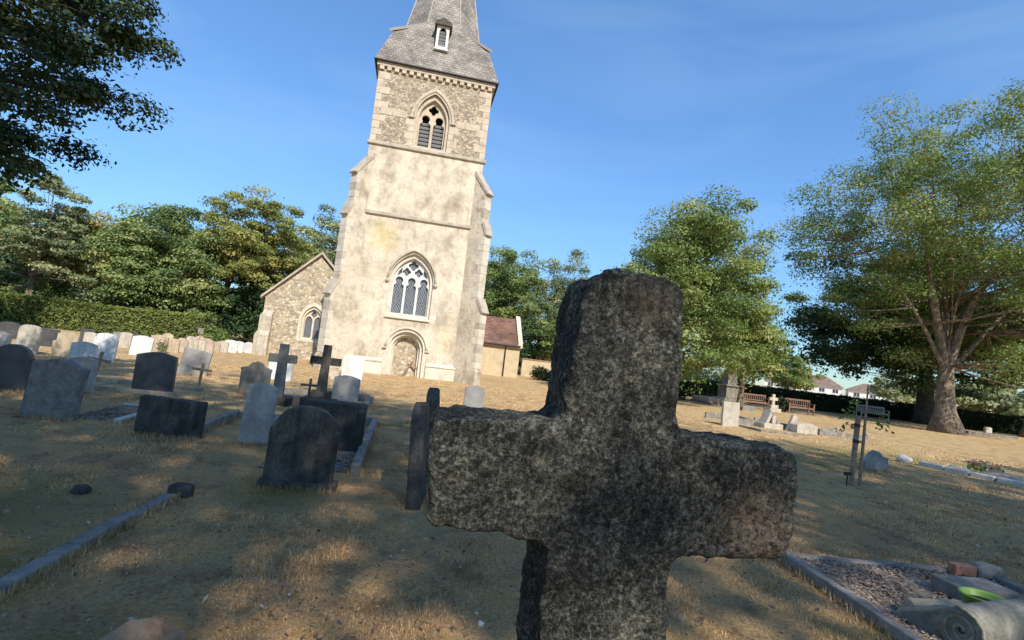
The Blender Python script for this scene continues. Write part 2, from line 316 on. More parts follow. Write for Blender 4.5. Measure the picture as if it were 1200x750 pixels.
def cross_mat():
    m, t, p = nodes('lichen_crusted_stone'); L = t.links.new; co = coords(t, rnd=False)
    wn = N(t, 'TexNoise', Scale=38, Detail=4, Roughness=.6); L(co, wn.inputs['Vector'])
    sc = N(t, 'VectorMath', operation='SCALE'); L(wn.outputs['Color'], sc.inputs[0]); sc.inputs['Scale'].default_value = .05
    ad = N(t, 'VectorMath', operation='ADD'); L(co, ad.inputs[0]); L(sc.outputs[0], ad.inputs[1])
    v = N(t, 'TexVoronoi', Scale=62, feature='DISTANCE_TO_EDGE'); L(ad.outputs[0], v.inputs['Vector'])      # wormy lichen ridges
    n1 = N(t, 'TexNoise', Scale=105, Detail=9, Roughness=.8, Distortion=.25); L(co, n1.inputs['Vector'])
    n2 = N(t, 'TexNoise', Scale=8, Detail=8, Roughness=.7); L(co, n2.inputs['Vector'])
    n5 = N(t, 'TexNoise', Scale=30, Detail=8, Roughness=.75); L(co, n5.inputs['Vector'])
    sh = N(t, 'Math', operation='MULTIPLY_ADD'); L(n2.outputs['Fac'], sh.inputs[0]); sh.inputs[1].default_value = .6; sh.inputs[2].default_value = -.31
    n6 = N(t, 'TexNoise', Scale=160, Detail=5, Roughness=.7, Distortion=.8); L(co, n6.inputs['Vector'])
    sm = N(t, 'Math', operation='MULTIPLY_ADD'); L(n6.outputs['Fac'], sm.inputs[0]); sm.inputs[1].default_value = .8; sm.inputs[2].default_value = -.4
    s1 = N(t, 'Math', operation='ADD'); L(n1.outputs['Fac'], s1.inputs[0]); L(sh.outputs[0], s1.inputs[1])
    s2 = N(t, 'Math', operation='ADD'); L(s1.outputs[0], s2.inputs[0]); L(sm.outputs[0], s2.inputs[1])
    base = ramp(t, s2.outputs[0], [(.34, (.014,.014,.014)), (.47, (.04,.04,.038)), (.58, (.125,.126,.116)), (.74, (.36,.36,.325))]).outputs[0]
    tint = ramp(t, n2.outputs['Fac'], [(.36, (.96,.95,.95)), (.5, (1.02,1.03,.93)), (.66, (1.15,1.1,.88))]).outputs[0]
    c = mixc(t, 1.0, base, tint, 'MULTIPLY')
    dk = ramp(t, n5.outputs['Fac'], [(.36, (.4,.4,.42)), (.5, (1,1,1)), (.68, (1.4,1.38,1.3))]).outputs[0]
    c = mixc(t, .9, c, dk, 'MULTIPLY')
    f = N(t, 'MapRange'); f.inputs['From Min'].default_value = .06; f.inputs['From Max'].default_value = .0; f.inputs['To Max'].default_value = .5; L(v.outputs['Distance'], f.inputs['Value'])
    g2 = N(t, 'MapRange'); g2.inputs['From Min'].default_value = .46; g2.inputs['From Max'].default_value = .6; L(n5.outputs['Fac'], g2.inputs['Value'])
    fm = N(t, 'Math', operation='MULTIPLY'); L(f.outputs[0], fm.inputs[0]); L(g2.outputs[0], fm.inputs[1])
    c = mixc(t, fm.outputs[0], c, (.34,.345,.31))
    # rusty stain low on one arm, brown stain near the top
    def blob(cx, cz, r, amt, cc, c):
        d = N(t, 'VectorMath', operation='SUBTRACT'); L(co, d.inputs[0]); d.inputs[1].default_value = (cx, 0, cz)
        e = N(t, 'VectorMath', operation='MULTIPLY'); L(d.outputs[0], e.inputs[0]); e.inputs[1].default_value = (1, 0, 1)
        l = N(t, 'VectorMath', operation='LENGTH'); L(e.outputs[0], l.inputs[0])
        k = N(t, 'MapRange'); k.inputs['From Min'].default_value = r; k.inputs['From Max'].default_value = r*.2; k.inputs['To Max'].default_value = amt; L(l.outputs[1], k.inputs['Value'])
        kk = N(t, 'Math', operation='MULTIPLY'); L(k.outputs[0], kk.inputs[0]); L(ramp(t, n1.outputs['Fac'], [(.4, (0,0,0)), (.6, (1,1,1))]).outputs[0], kk.inputs[1])
        return mixc(t, kk.outputs[0], c, cc)
    c = blob(.265, 1.27, .075, .8, (.42,.3,.2), c); c = blob(.04, 1.61, .06, .6, (.2,.15,.11), c)
    L(c, p.inputs['Base Color']); p.inputs['Roughness'].default_value = .95; p.inputs['Specular IOR Level'].default_value = .2
    h = N(t, 'Math', operation='MULTIPLY_ADD'); L(n1.outputs['Fac'], h.inputs[0]); h.inputs[1].default_value = 1.6; L(fm.outputs[0], h.inputs[2])
    b = N(t, 'Bump', Strength=.9, Distance=.008); L(h.outputs[0], b.inputs['Height']); L(b.outputs[0], p.inputs['Normal'])
    return m
MT['cross'] = cross_mat()
GREEN_SPOTS = [(-3.6, 3.9, .9), (-3.0, 3.0, .7), (-1.7, 2.2, .6), (-2.0, 5.0, .5), (2.5, 3.3, .35), (8.6, 13.6, 1.6), (10.5, 14.2, 1.5), (-1.9, 9.8, .7), (-2.3, 6.5, .5), (6.5, 11.2, 1.3)]
def ground_mat(name, grass=False):
    m, t, p = nodes(name); L = t.links.new; pos = coords(t, world=True)
    n1 = N(t, 'TexNoise', Scale=.28, Detail=7, Roughness=.62); L(pos, n1.inputs['Vector'])
    n2 = N(t, 'TexNoise', Scale=2.3, Detail=8, Roughness=.7); L(pos, n2.inputs['Vector'])
    n3 = N(t, 'TexNoise', Scale=38, Detail=8, Roughness=.75); L(pos, n3.inputs['Vector'])
    if grass:
        a = N(t, 'Attribute', attribute_name='v')
        c = ramp(t, a.outputs['Fac'], [(0, (.28,.16,.08)), (.4, (.59,.39,.19)), (.75, (.73,.53,.285)), (1, (.79,.64,.41))]).outputs[0]
    else:
        c = ramp(t, n3.outputs['Fac'], [(.3, (.27,.17,.09)), (.48, (.58,.41,.215)), (.68, (.74,.56,.32))]).outputs[0]
    c = mixc(t, .85, c, ramp(t, n2.outputs['Fac'], [(.34, (.5,.44,.4)), (.5, (1,1,1)), (.68, (1.2,1.17,1.06))]).outputs[0], 'MULTIPLY')
    c = mixc(t, .8, c, ramp(t, n1.outputs['Fac'], [(.35, (.85,.8,.78)), (.65, (1.1,1.08,1.0))]).outputs[0], 'MULTIPLY')
    # greener turf where the ground holds water
    tot = None
    for (x, y, r) in GREEN_SPOTS:
        d = N(t, 'VectorMath', operation='DISTANCE'); L(pos, d.inputs[0]); d.inputs[1].default_value = (x, y, 0)
        k = N(t, 'MapRange'); k.inputs['From Min'].default_value = r*1.25; k.inputs['From Max'].default_value = r*.15; L(d.outputs['Value'], k.inputs['Value'])
        if tot is None: tot = k.outputs[0]
        else:
            mm = N(t, 'Math', operation='MAXIMUM'); L(tot, mm.inputs[0]); L(k.outputs[0], mm.inputs[1]); tot = mm.outputs[0]
    nn = N(t, 'MapRange'); nn.inputs['From Min'].default_value = .56; nn.inputs['From Max'].default_value = .68; nn.inputs['To Max'].default_value = .55; L(n1.outputs['Fac'], nn.inputs['Value'])
    mm = N(t, 'Math', operation='MAXIMUM'); L(tot, mm.inputs[0]); L(nn.outputs[0], mm.inputs[1])
    k2 = N(t, 'MapRange'); k2.inputs['From Min'].default_value = .32; k2.inputs['From Max'].default_value = .62; L(n2.outputs['Fac'], k2.inputs['Value'])
    fm = N(t, 'Math', operation='MULTIPLY'); L(mm.outputs[0], fm.inputs[0]); L(k2.outputs[0], fm.inputs[1])
    fs = N(t, 'Math', operation='MULTIPLY'); L(fm.outputs[0], fs.inputs[0]); fs.inputs[1].default_value = .92
    c = mixc(t, fs.outputs[0], c, (.14,.175,.055))
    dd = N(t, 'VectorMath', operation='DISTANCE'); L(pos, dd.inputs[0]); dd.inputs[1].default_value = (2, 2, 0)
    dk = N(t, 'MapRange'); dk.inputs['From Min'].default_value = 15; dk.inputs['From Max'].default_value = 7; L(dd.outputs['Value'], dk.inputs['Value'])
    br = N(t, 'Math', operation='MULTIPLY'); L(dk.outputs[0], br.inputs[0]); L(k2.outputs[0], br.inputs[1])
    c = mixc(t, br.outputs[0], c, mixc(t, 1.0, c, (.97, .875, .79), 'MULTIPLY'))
    L(c, p.inputs['Base Color']); p.inputs['Roughness'].default_value = .95; p.inputs['Specular IOR Level'].default_value = .1
    if not grass:
        b = N(t, 'Bump', Strength=1.0, Distance=.05)
        s = N(t, 'Math', operation='MULTIPLY_ADD'); L(n2.outputs['Fac'], s.inputs[0]); s.inputs[1].default_value = 1.5; L(n3.outputs['Fac'], s.inputs[2])
        L(s.outputs[0], b.inputs['Height']); L(b.outputs[0], p.inputs['Normal'])
    return m
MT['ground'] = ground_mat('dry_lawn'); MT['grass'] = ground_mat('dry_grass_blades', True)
MT['gravel'] = stone('gravel', (.07,.055,.042), (.21,.165,.125), (.46,.38,.3), 30, 60, .3)
MT['litter'] = leafmat('dead_leaves', [(0, (.1,.05,.028)), (.5, (.26,.14,.075)), (.85, (.38,.24,.14)), (1, (.5,.42,.33))], .1, hscale=2)
GR = [(0, (.018,.035,.01)), (.4, (.045,.085,.022)), (.7, (.085,.135,.035)), (1, (.15,.19,.06))]
MT['leaf_green'] = leafmat('green_leaves', [(0, (0.050,0.080,0.030)), (.4, (0.126,0.192,0.066)), (.7, (0.238,0.306,0.107)), (1, (0.419,0.429,0.181))])
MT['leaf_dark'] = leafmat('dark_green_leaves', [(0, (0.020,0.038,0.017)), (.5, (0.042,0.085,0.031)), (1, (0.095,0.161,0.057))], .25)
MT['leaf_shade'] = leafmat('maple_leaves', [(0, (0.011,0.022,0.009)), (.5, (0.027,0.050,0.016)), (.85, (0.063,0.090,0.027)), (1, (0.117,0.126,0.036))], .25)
MT['leaf_olive'] = leafmat('olive_leaves', [(0, (0.127,0.153,0.051)), (.45, (0.255,0.294,0.090)), (.75, (0.433,0.396,0.141)), (1, (0.663,0.510,0.217))])
MT['leaf_wispy'] = leafmat('robinia_leaves', [(0, (0.088,0.138,0.043)), (.45, (0.167,0.235,0.068)), (.8, (0.294,0.334,0.117)), (1, (0.431,0.392,0.196))])
MT['leaf_gold'] = leafmat('golden_leaves', [(0, (0.182,0.163,0.055)), (.5, (0.401,0.311,0.100)), (1, (0.620,0.420,0.163))])
MT['leaf_grey'] = leafmat('grey_green_leaves', [(0, (0.094,0.134,0.071)), (.5, (0.228,0.269,0.141)), (1, (0.457,0.457,0.258))])
MT['leaf_yew'] = leafmat('yew_needles', [(0, (0.011,0.022,0.010)), (.5, (0.022,0.042,0.014)), (1, (0.047,0.079,0.026))], .15)
MT['leaf_hedge'] = leafmat('hedge_leaves', [(0, (0.061,0.086,0.024)), (.5, (0.161,0.207,0.051)), (1, (0.320,0.346,0.100))])
MT['leaf_fresh'] = leafmat('fresh_green_leaves', [(0, (0.082,0.136,0.041)), (.5, (0.199,0.269,0.082)), (1, (0.397,0.405,0.163))])

# ---------------------------------------------------------------- ground
def gh(x, y): return .035*noise.noise((x*.35, y*.35, 3.1))+.012*noise.noise((x*1.3, y*1.3, 8.2))
def make_ground():
    rs = [0, .6]+list(np.geomspace(1, 60, 90))+[80, 120, 200, 400, 900, 2000]
    n = 180; V = [(0, 0, gh(0, 0))]; F = []
    for r in rs[1:]:
        k = max(0, min(1, (45-r)/25))
        for i in range(n):
            a = 2*math.pi*i/n; x, y = r*math.cos(a), r*math.sin(a); V.append((x, y, gh(x, y)*k))
    for i in range(n): F.append((0, 1+i, 1+(i+1)%n))
    for j in range(len(rs)-2):
        for i in range(n):
            a = 1+j*n+i; b = 1+j*n+(i+1)%n; F.append((a, a+n, b+n, b))
    me = bpy.data.meshes.new('ground'); me.from_pydata(V, [], F); me.update()
    tag(finish('ground', me, MT['ground'], smooth=True), kind='structure')
make_ground()
def gz(x, y):
    r = math.hypot(x, y); return gh(x, y)*max(0, min(1, (45-r)/25))
STONES = []                                  # (x, y, rz, half width, half thickness) of stones with uncut grass at their feet
KEEP_OUT = []                                # rectangles (cx, cy, rz, x0, x1, y0, y1) where no grass grows
def make_grass(n=110000):
    # mown dry turf: short bent blades, dense near the camera and thinning with distance
    r = np.exp(rng.uniform(np.log(1.3), np.log(24), n)); a = rng.uniform(-R(62), R(62), n)
    X = r*np.sin(a); Y = r*np.cos(a)
    keep = np.ones(n, bool)
    for (cx, cy, rz, x0, x1, y0, y1) in KEEP_OUT:
        dx, dy = X-cx, Y-cy; lx = dx*math.cos(rz)+dy*math.sin(rz); ly = -dx*math.sin(rz)+dy*math.cos(rz)
        keep &= ~((lx > x0) & (lx < x1) & (ly > y0) & (ly < y1))
    X, Y, r = X[keep], Y[keep], r[keep]; n = len(X)
    Z = np.array([gz(x, y) for x, y in zip(X, Y)])
    k = 5; X = np.repeat(X, k)+rng.normal(0, .025, n*k)*np.repeat(np.sqrt(r/3), k); Y = np.repeat(Y, k)+rng.normal(0, .025, n*k)*np.repeat(np.sqrt(r/3), k); Z = np.repeat(Z, k); r = np.repeat(r, k); n *= k
    az = rng.uniform(0, 2*np.pi, n); tilt = rng.uniform(.25, 1.35, n); ln = rng.uniform(.012, .042, n)*np.clip(.8+r*.02, .8, 1.1)
    wd = np.clip(.0006*r, .0016, .01)*rng.uniform(.7, 1.4, n)
    wob = np.array([noise.noise((x*1.7, y*1.7, 5.5)) for x, y in zip(X[::k], Y[::k])]); wob = np.repeat(wob, k)
    ln *= np.clip(.95+1.3*wob, .35, 1.9)
    if STONES:                                # uncut grass against the feet of stones and kerbs
        T = []
        for (x, y, rz, hw, ht) in STONES:
            m = int(700*min(1, 6/max(2, math.hypot(x, y)))*hw*2+60); q = rng.uniform(-1, 1, m)*(hw+.03); e = np.where(rng.uniform(0, 1, m) < .6, -1, 1)*(ht+.01+np.abs(rng.normal(0, .02, m)))
            T.append(np.stack([x+q*math.cos(rz)-e*math.sin(rz), y+q*math.sin(rz)+e*math.cos(rz)], 1))
        T = np.concatenate(T); m = len(T); tr_ = np.hypot(T[:, 0], T[:, 1])
        X = np.concatenate([X, T[:, 0]]); Y = np.concatenate([Y, T[:, 1]]); Z = np.concatenate([Z, [gz(a_, b_) for a_, b_ in T]]); n += m
        az = np.concatenate([az, rng.uniform(0, 2*np.pi, m)]); tilt = np.concatenate([tilt, rng.uniform(.05, .8, m)]); ln = np.concatenate([ln, rng.uniform(.025, .085, m)]); wd = np.concatenate([wd, np.clip(.0007*tr_, .002, .01)])
    d = np.stack([np.sin(tilt)*np.cos(az), np.sin(tilt)*np.sin(az), np.cos(tilt)], 1)
    s = np.stack([-np.sin(az), np.cos(az), np.zeros(n)], 1)*wd[:, None]
    B = np.stack([X, Y, Z-.004], 1); V = np.concatenate([B-s, B+s, B+d*ln[:, None]], 1).reshape(-1, 3)
    me = mesh_np('grass', V, np.arange(n*3).reshape(-1, 3), np.clip(rng.normal(.5, .25, n), 0, 1))
    tag(finish('grass', me, MT['grass']), 'short parched straw coloured grass covering the churchyard', 'grass', kind='stuff')

# ---------------------------------------------------------------- vegetation
def leaf_mesh(name, P, Nrm, size, var, lobes=False):
    n = len(P); Nrm = Nrm/np.maximum(np.linalg.norm(Nrm, axis=1, keepdims=True), 1e-6)
    t = rng.normal(size=(n, 3)); a = np.cross(Nrm, t); a /= np.maximum(np.linalg.norm(a, axis=1, keepdims=True), 1e-6); b = np.cross(Nrm, a)
    L = (size*rng.uniform(.65, 1.35, n))[:, None]; W = L*rng.uniform(.5, .8, n)[:, None]; fold = Nrm*L*.18
    V = np.stack([P-a*L, P-b*W*.8+a*L*.1+fold, P+a*L, P+b*W*.8+a*L*.1+fold], 1).reshape(-1, 3)
    return mesh_np(name, V, np.arange(n*4).reshape(-1, 4), var)
def clump_leaves(cen, rad, count, flat=.6, up=.7, ragged=1.0):
    """leaves gathered in clumps; cen (n,3), rad (n,), count per clump"""
    n = len(cen); idx = np.repeat(np.arange(n), count)
    d = rng.normal(size=(len(idx), 3)); d /= np.linalg.norm(d, axis=1, keepdims=True)
    d[:, 2] = np.where(rng.uniform(0, 1, len(idx)) < .7, np.abs(d[:, 2]), d[:, 2])
    rr = rng.uniform(.15, 1, len(idx))**.45*rng.uniform(.86, 1.12, len(idx))*ragged
    stray = rng.uniform(0, 1, len(idx)) < .05; rr = np.where(stray, rr*1.35, rr)
    off = d*(rr*rad[idx])[:, None]; off[:, 2] *= flat
    P = cen[idx]+off
    nr = d*.85+rng.normal(size=d.shape)*.45; nr[:, 2] += up*.55
    cv = rng.uniform(0, 1, n)[idx]
    return P, nr, np.clip(.55*cv+.45*rng.uniform(0, 1, len(idx)), 0, 1)
def limb(mb, p0, p1, r0, r1, sag=.0, wob=.1, n=6, sides=7, seed=0):
    p0, p1 = Vector(p0), Vector(p1); L = (p1-p0).length; rr = random.Random(seed)
    pts = []; rad = []
    o = Vector((rr.uniform(-1, 1), rr.uniform(-1, 1), rr.uniform(-.4, .8)))*L*wob
    for i in range(n):
        t = i/(n-1); pts.append(p0.lerp(p1, t)+o*math.sin(t*math.pi)+Vector((0, 0, -sag*L*t*(1-t)*2))); rad.append(r0+(r1-r0)*t**.8)
    mb.tube(pts, rad, sides, cap=True); return pts, rad
def tree(name, label, cat, loc, h, trunk_r, crown, leafm, bark='bark', nclump=110, lpc=170, leaf=.13, crad=None, flat=.6, up=.7, lean=(0, 0), fork=None, limbs=7, group=None,
         seed=1, shell=.5, extra=None, flare=1.6, low=-.75, rough=.3, noclump=False, sides=10, ragged=1.0, twig=.02, limb_r=.42, mains=(), skip=None):
    """crown = (cx, cy, cz, rx, ry, rz) in tree coordinates"""
    global rng; rng = np.random.default_rng(seed); rd = random.Random(seed)
    root = empty(name, (loc[0], loc[1], gz(*loc)), 0, label, cat, group)
    cx, cy, cz, rx, ry, rz = crown; fork = fork or max(1.2, cz-rz*.75)
    # trunk
    mb = MB(); pts = []; rad = []; topk = .12 if mains else .72
    topz = cz+rz*.35
    for i in range(12):
        t = i/11; z = -.15+t*(topz+.15); k = min(1, z/max(fork, .1))
        pts.append((lean[0]*t+cx*t*t+.12*trunk_r*math.sin(5*t+seed)*4, lean[1]*t+cy*t*t+.12*trunk_r*math.cos(4*t+seed)*4, z))
        rad.append(trunk_r*((1+(flare-1)*math.exp(-max(z, 0)/(trunk_r*1.15)))*(1-.28*min(1, max(0, z)/fork)) if z < fork else topk*(1-(z-fork)/(topz-fork)*.85)))
    mb.tube(pts, rad, sides)
    nodes_ = [(Vector(p), r) for p, r in zip(pts, rad) if p[2] > fork*.75]
    # clumps
    if not noclump:
        C = []
        tries = 0
        while len(C) < nclump and tries < nclump*30:
            tries += 1
            d = Vector((rd.gauss(0, 1), rd.gauss(0, 1), rd.gauss(0, 1))).normalized()
            if d.z < low: continue
            q = 1-rough+2*rough*(.5+.75*noise.noise(d*1.9+Vector((seed*3.7, 0, 0))))
            r = (rd.random()**shell)*q
            c_ = (cx+d.x*rx*r, cy+d.y*ry*r, cz+d.z*rz*r)
            if skip and skip(*c_): continue
            C.append(c_)
        C = np.array(C)
    else: C = np.zeros((0, 3))
    if extra is not None: C = np.concatenate([C, np.array(extra)], 0)
    # limbs reach into the crown; twigs reach each clump
    base = Vector(pts[int(np.argmin([abs(p[2]-fork) for p in pts]))])
    order = np.argsort([-((c[0]-cx)**2/rx**2+(c[1]-cy)**2/ry**2) for c in C])
    for i in range(limbs):
        a = 2*math.pi*(i+rd.random()*.6)/limbs; e = rd.uniform(.15, 1.1)
        tip = Vector((cx+math.cos(a)*math.cos(e)*rx*.72, cy+math.sin(a)*math.cos(e)*ry*.72, cz+(math.sin(e)*1.0-.25)*rz*.8))
        st = min(nodes_, key=lambda q: abs(q[0].z-(fork+rd.random()*(topz-fork)*.45)))
        p, r = limb(mb, st[0], tip, min(st[1]*.75, trunk_r*limb_r), trunk_r*.07, sag=-.12, wob=.13, n=8, seed=seed*31+i)
        nodes_ += [(q, rr) for q, rr in zip(p[2:], r[2:])]
    for i, (tip, r0, r1) in enumerate(mains):
        p, r = limb(mb, base-Vector((0, 0, .5)), tip, r0, r1, sag=-.05, wob=.05, n=10, sides=12, seed=seed+i); nodes_ += [(q, rr) for q, rr in zip(p[3:], r[3:])]
    NP = np.array([tuple(q[0]) for q in nodes_])
    for i, c in enumerate(C):
        d = np.linalg.norm(NP-c, axis=1)+np.maximum(0, NP[:, 2]-c[2])*1.2; j = int(np.argmin(d)); q, rr = nodes_[j]
        limb(mb, q, c, min(rr*.6, twig*2.2), twig*.5, sag=.06, wob=.1, n=5, sides=4, seed=seed*77+i)
    tr_o = mb.build('trunk', MT[bark], root, smooth=True)
    crad_ = crad or .27*(rx*ry*rz)**(1/3)
    rads = np.array([crad_*rd.uniform(.6, 1.35) for _ in C])
    P, nr, v = clump_leaves(C, rads, lpc, flat, up, ragged)
    finish('crown', leaf_mesh('crown', P, nr, np.full(len(P), leaf), v), MT[leafm], root)
    return root
def bush(name, label, cat, loc, rx, ry, rz, leafm, n=2600, leaf=.09, group=None, seed=3, z0=None):
    global rng; rng = np.random.default_rng(seed)
    root = empty(name, (loc[0], loc[1], gz(*loc)), 0, label, cat, group); rd = random.Random(seed)
    d = rng.normal(size=(40, 3)); d[:, 2] = np.abs(d[:, 2])*.9-.1; d /= np.linalg.norm(d, axis=1, keepdims=True)
    C = d*np.array([rx, ry, rz])*rng.uniform(.35, .8, 40)[:, None]+np.array([0, 0, rz*.12]); C[:, 2] = np.maximum(C[:, 2], rz*.15)
    P, nr, v = clump_leaves(C, np.full(40, .4*(rx*ry*rz)**(1/3)), n//40, .9, .5); P[:, 2] = np.maximum(P[:, 2], .02)
    mb = MB()
    for i in range(7):
        limb(mb, (0, 0, -.05), tuple(C[i*5]), .03, .01, n=4, sides=5, seed=seed+i)
    mb.build('stems', MT['bark_dark'], root)
    finish('foliage', leaf_mesh('foliage', P, nr, np.full(len(P), leaf), v), MT[leafm], root)
    return root
def hedge(name, label, p0, p1, h, th, leafm, dens=420, leaf=.07, seed=5, group=None):
    global rng; rng = np.random.default_rng(seed)
    p0, p1 = np.array(p0, float), np.array(p1, float); L = np.linalg.norm(p1-p0); ang = math.atan2(*(p1-p0)[::-1])
    root = empty(name, (p0[0], p0[1], 0), ang, label, 'hedge', group)
    mb = MB(); nseg = int(L/.6)
    # solid dark core added to block light inside the hedge, uneven surface, leaves over it
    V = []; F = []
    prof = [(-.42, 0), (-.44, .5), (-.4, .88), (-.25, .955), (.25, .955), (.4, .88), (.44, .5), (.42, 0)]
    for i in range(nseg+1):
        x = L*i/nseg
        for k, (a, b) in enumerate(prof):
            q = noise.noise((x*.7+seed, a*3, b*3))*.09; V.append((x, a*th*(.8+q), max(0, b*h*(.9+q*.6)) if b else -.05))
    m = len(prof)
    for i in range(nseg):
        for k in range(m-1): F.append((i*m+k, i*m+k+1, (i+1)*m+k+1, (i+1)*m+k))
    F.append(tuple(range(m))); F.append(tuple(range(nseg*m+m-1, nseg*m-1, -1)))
    mb.add(V, F); mb.build('branches', MT['leaf_core'], root)  # the added light-blocking core, one closed mesh rather than separate branches
    area = L*(2*h+th); n = int(area*dens); x = rng.uniform(0, L, n); s = rng.uniform(0, 2*h+th, n)
    side = np.where(s < h, 0, np.where(s < h+th, 1, 2))
    y = np.where(side == 0, -th*.46, np.where(side == 1, (s-h)-th/2, th*.46)); z = np.where(side == 0, s, np.where(side == 1, h*.97, s-h-th))
    bmp = np.array([noise.noise((a*.9+seed, b*2, c*1.6))+.6*noise.noise((a*3+seed, b*3, c*3)) for a, b, c in zip(x, y, z)])*.17
    nr = np.stack([np.zeros(n), np.where(side == 0, -1., np.where(side == 2, 1., 0)), np.where(side == 1, 1., .25)], 1)
    P = np.stack([x, y, z], 1)+nr*(bmp+rng.uniform(-.06, .07, n))[:, None]; P[:, 2] = np.maximum(P[:, 2], .0)
    nn = nr*.6+rng.normal(size=(n, 3))*.6
    v = np.clip(rng.normal(.5, .25, n), 0, 1)
    finish('foliage', leaf_mesh('foliage', P, nn, np.full(n, leaf), v), MT[leafm], root)
    return root
MT['leaf_core'] = plain('hedge_light_block', (.02,.028,.012), .9, .4, 6, .5)

# ---------------------------------------------------------------- church
def parch(cx, a, z0, zs, za, n=9):
    """pointed arch outline, counter-clockwise from bottom left"""
    h = za-zs; Rr = (a*a+h*h)/(2*a); pts = [(cx-a, z0), (cx+a, z0)]
    e = math.asin(min(1, h/Rr))
    if h > a*1.001 or True:
        for i in range(n+1):
            t = e*i/n; pts.append((cx+a-Rr+Rr*math.cos(t), zs+Rr*math.sin(t)))
        for i in range(n-1, -1, -1):
            t = e*i/n; pts.append((cx-a+Rr-Rr*math.cos(t), zs+Rr*math.sin(t)))
    return pts
def rarch(cx, a, z0, zs, n=14, k=1.0):
    pts = [(cx-a, z0), (cx+a, z0)]
    for i in range(n+1):
        t = math.pi*i/n; pts.append((cx+a*math.cos(t), zs+k*a*math.sin(t)))
    return pts
def foil(cx, cz, r, rot=0, n=28, lobes=4, depth=.38):
    return [(cx+r*(1-depth+depth*abs(math.cos(lobes/2*(2*math.pi*i/n+rot))))*math.cos(2*math.pi*i/n), cz+r*(1-depth+depth*abs(math.cos(lobes/2*(2*math.pi*i/n+rot))))*math.sin(2*math.pi*i/n)) for i in range(n)]
def keyhole(cx, a, z0, zs, r, lift, n=12):
    """a light with a cusped head: shoulders, then a foiled top"""
    pts = [(cx-a, z0), (cx+a, z0), (cx+a, zs), (cx+a*.62, zs+.07)]
    cz = zs+lift
    for i in range(n+1):
        t = -.75+(math.pi+1.5)*i/n; pts.append((cx+r*math.cos(t), cz+r*math.sin(t)))
    pts += [(cx-a*.62, zs+.07), (cx-a, zs)]
    return pts
def ringplate(outer, inner, y0, y1): return MB().plate(outer, [inner], y0, y1)
def arch_tube(cx, a, zs, za, y, r, round_=False):
    pts = (rarch(cx, a, 0, zs) if round_ else parch(cx, a, 0, zs, za))[2:]
    return MB().tube([(p[0], y, p[1]) for p in pts], r, 6)
def uv_faces(o, rot=0):
    """u along the face's level direction, v up its slope, in metres"""
    me = o.data; uvl = me.uv_layers.new(name='UVMap')
    for p in me.polygons:
        n = p.normal; u = Vector((0, 0, 1)).cross(n); u = u.normalized() if u.length > 1e-4 else Vector((1, 0, 0)); v = n.cross(u)
        for li in p.loop_indices:
            c = me.vertices[me.loops[li].vertex_index].co; uvl.data[li].uv = (c.dot(u)+50, c.dot(v)+50)
    return o

CH = empty('church', (-4.864, 24.449, 0), TH, 'flint and rendered church with west tower, shingled spire and side aisle', 'church')
HW, TD = 2.684, 5.4                          # tower half width and depth
Z2, Z3 = 10.586, 14.43
DCX = .16
# lower stage, rendered
lw = MB().plate([(-HW, -.2), (HW, -.2), (HW, Z2), (-HW, Z2)], [rarch(DCX, .78, -.1, 1.28), parch(.03, 1.0, 2.72, 4.35, 5.72)], 0, .7)
lw.box(-HW, -HW+.7, .7, TD-.7, -.2, Z2).box(HW-.7, HW, .7, TD-.7, -.2, Z2).box(-HW, HW, TD-.7, TD, -.2, Z2)
tower = lw.build('tower_wall', MT['render'], CH)
# plinth with a chamfered top, split by the doorway
def plinth(x0, x1):
    MB().add([(x0, -.11, -.2), (x1, -.11, -.2), (x1, -.11, .6), (x0, -.11, .6), (x0, .01, .74), (x1, .01, .74), (x0, .01, -.2), (x1, .01, -.2)],
             [(0, 1, 2, 3), (3, 2, 5, 4), (0, 3, 4, 6), (1, 7, 5, 2)]).build('plinth', MT['cream'], tower, bevel=.015)
    box('plinth_moulding', MT['cream'], tower, x0, x1, -.15, -.112, .56, .63, .01)
plinth(-HW-.05, DCX-.98); plinth(DCX+.98, HW+.05)
# belfry stage, flint
uw = MB().plate([(-HW, Z2), (HW, Z2), (HW, Z3), (-HW, Z3)], [parch(.04, .8, 10.74, 12.15, 13.45)], 0, .7)
uw.box(-HW, -HW+.7, .7, TD-.7, Z2, Z3).box(HW-.7, HW, .7, TD-.7, Z2, Z3).box(-HW, HW, TD-.7, TD, Z2, Z3)
belfry = uw.build('belfry_wall', MT['flint'], CH)
rq = random.Random(4)
for sx in (-1, 1):                            # quoins, long and short in turn, on the front and side faces
    z = Z2+.13; k = 0
    while z < Z3-.42:
        hgt = rq.uniform(.27, .38); hgt = min(hgt, Z3-.36-z); L = (.52 if k % 2 else .28)*rq.uniform(.85, 1.25); D = (.28 if k % 2 else .52)
        x0, x1 = (-HW-.014, -HW+L) if sx < 0 else (HW-L, HW+.014)
        box('quoin', MT['ashlar'], belfry, x0, x1, -.014-rq.uniform(0, .006), D, z, z+hgt-.012, .008); z += hgt; k += 1
for x0, x1 in ((-HW+.3, -1.15), (1.15, HW-.3)):  # the stone band at mid height, built of separate blocks
    x = x0
    while x < x1-.05:
        L = min(rq.uniform(.45, .8), x1-x); box('band_stone', MT['ashlar'], belfry, x, x+L-.01, -.018-rq.uniform(0, .004), .1, 12.02, 12.34, .006); x += L
for z0, hh, pr in ((Z2-.05, .16, .1),): box('string_course', MT['trim'], belfry, -HW-pr, HW+pr, -pr, .2, z0, z0+hh, .03)
box('string_course', MT['trim'], tower, -2.5, 2.5, -.1, .1, 7.27, 7.45, .03)
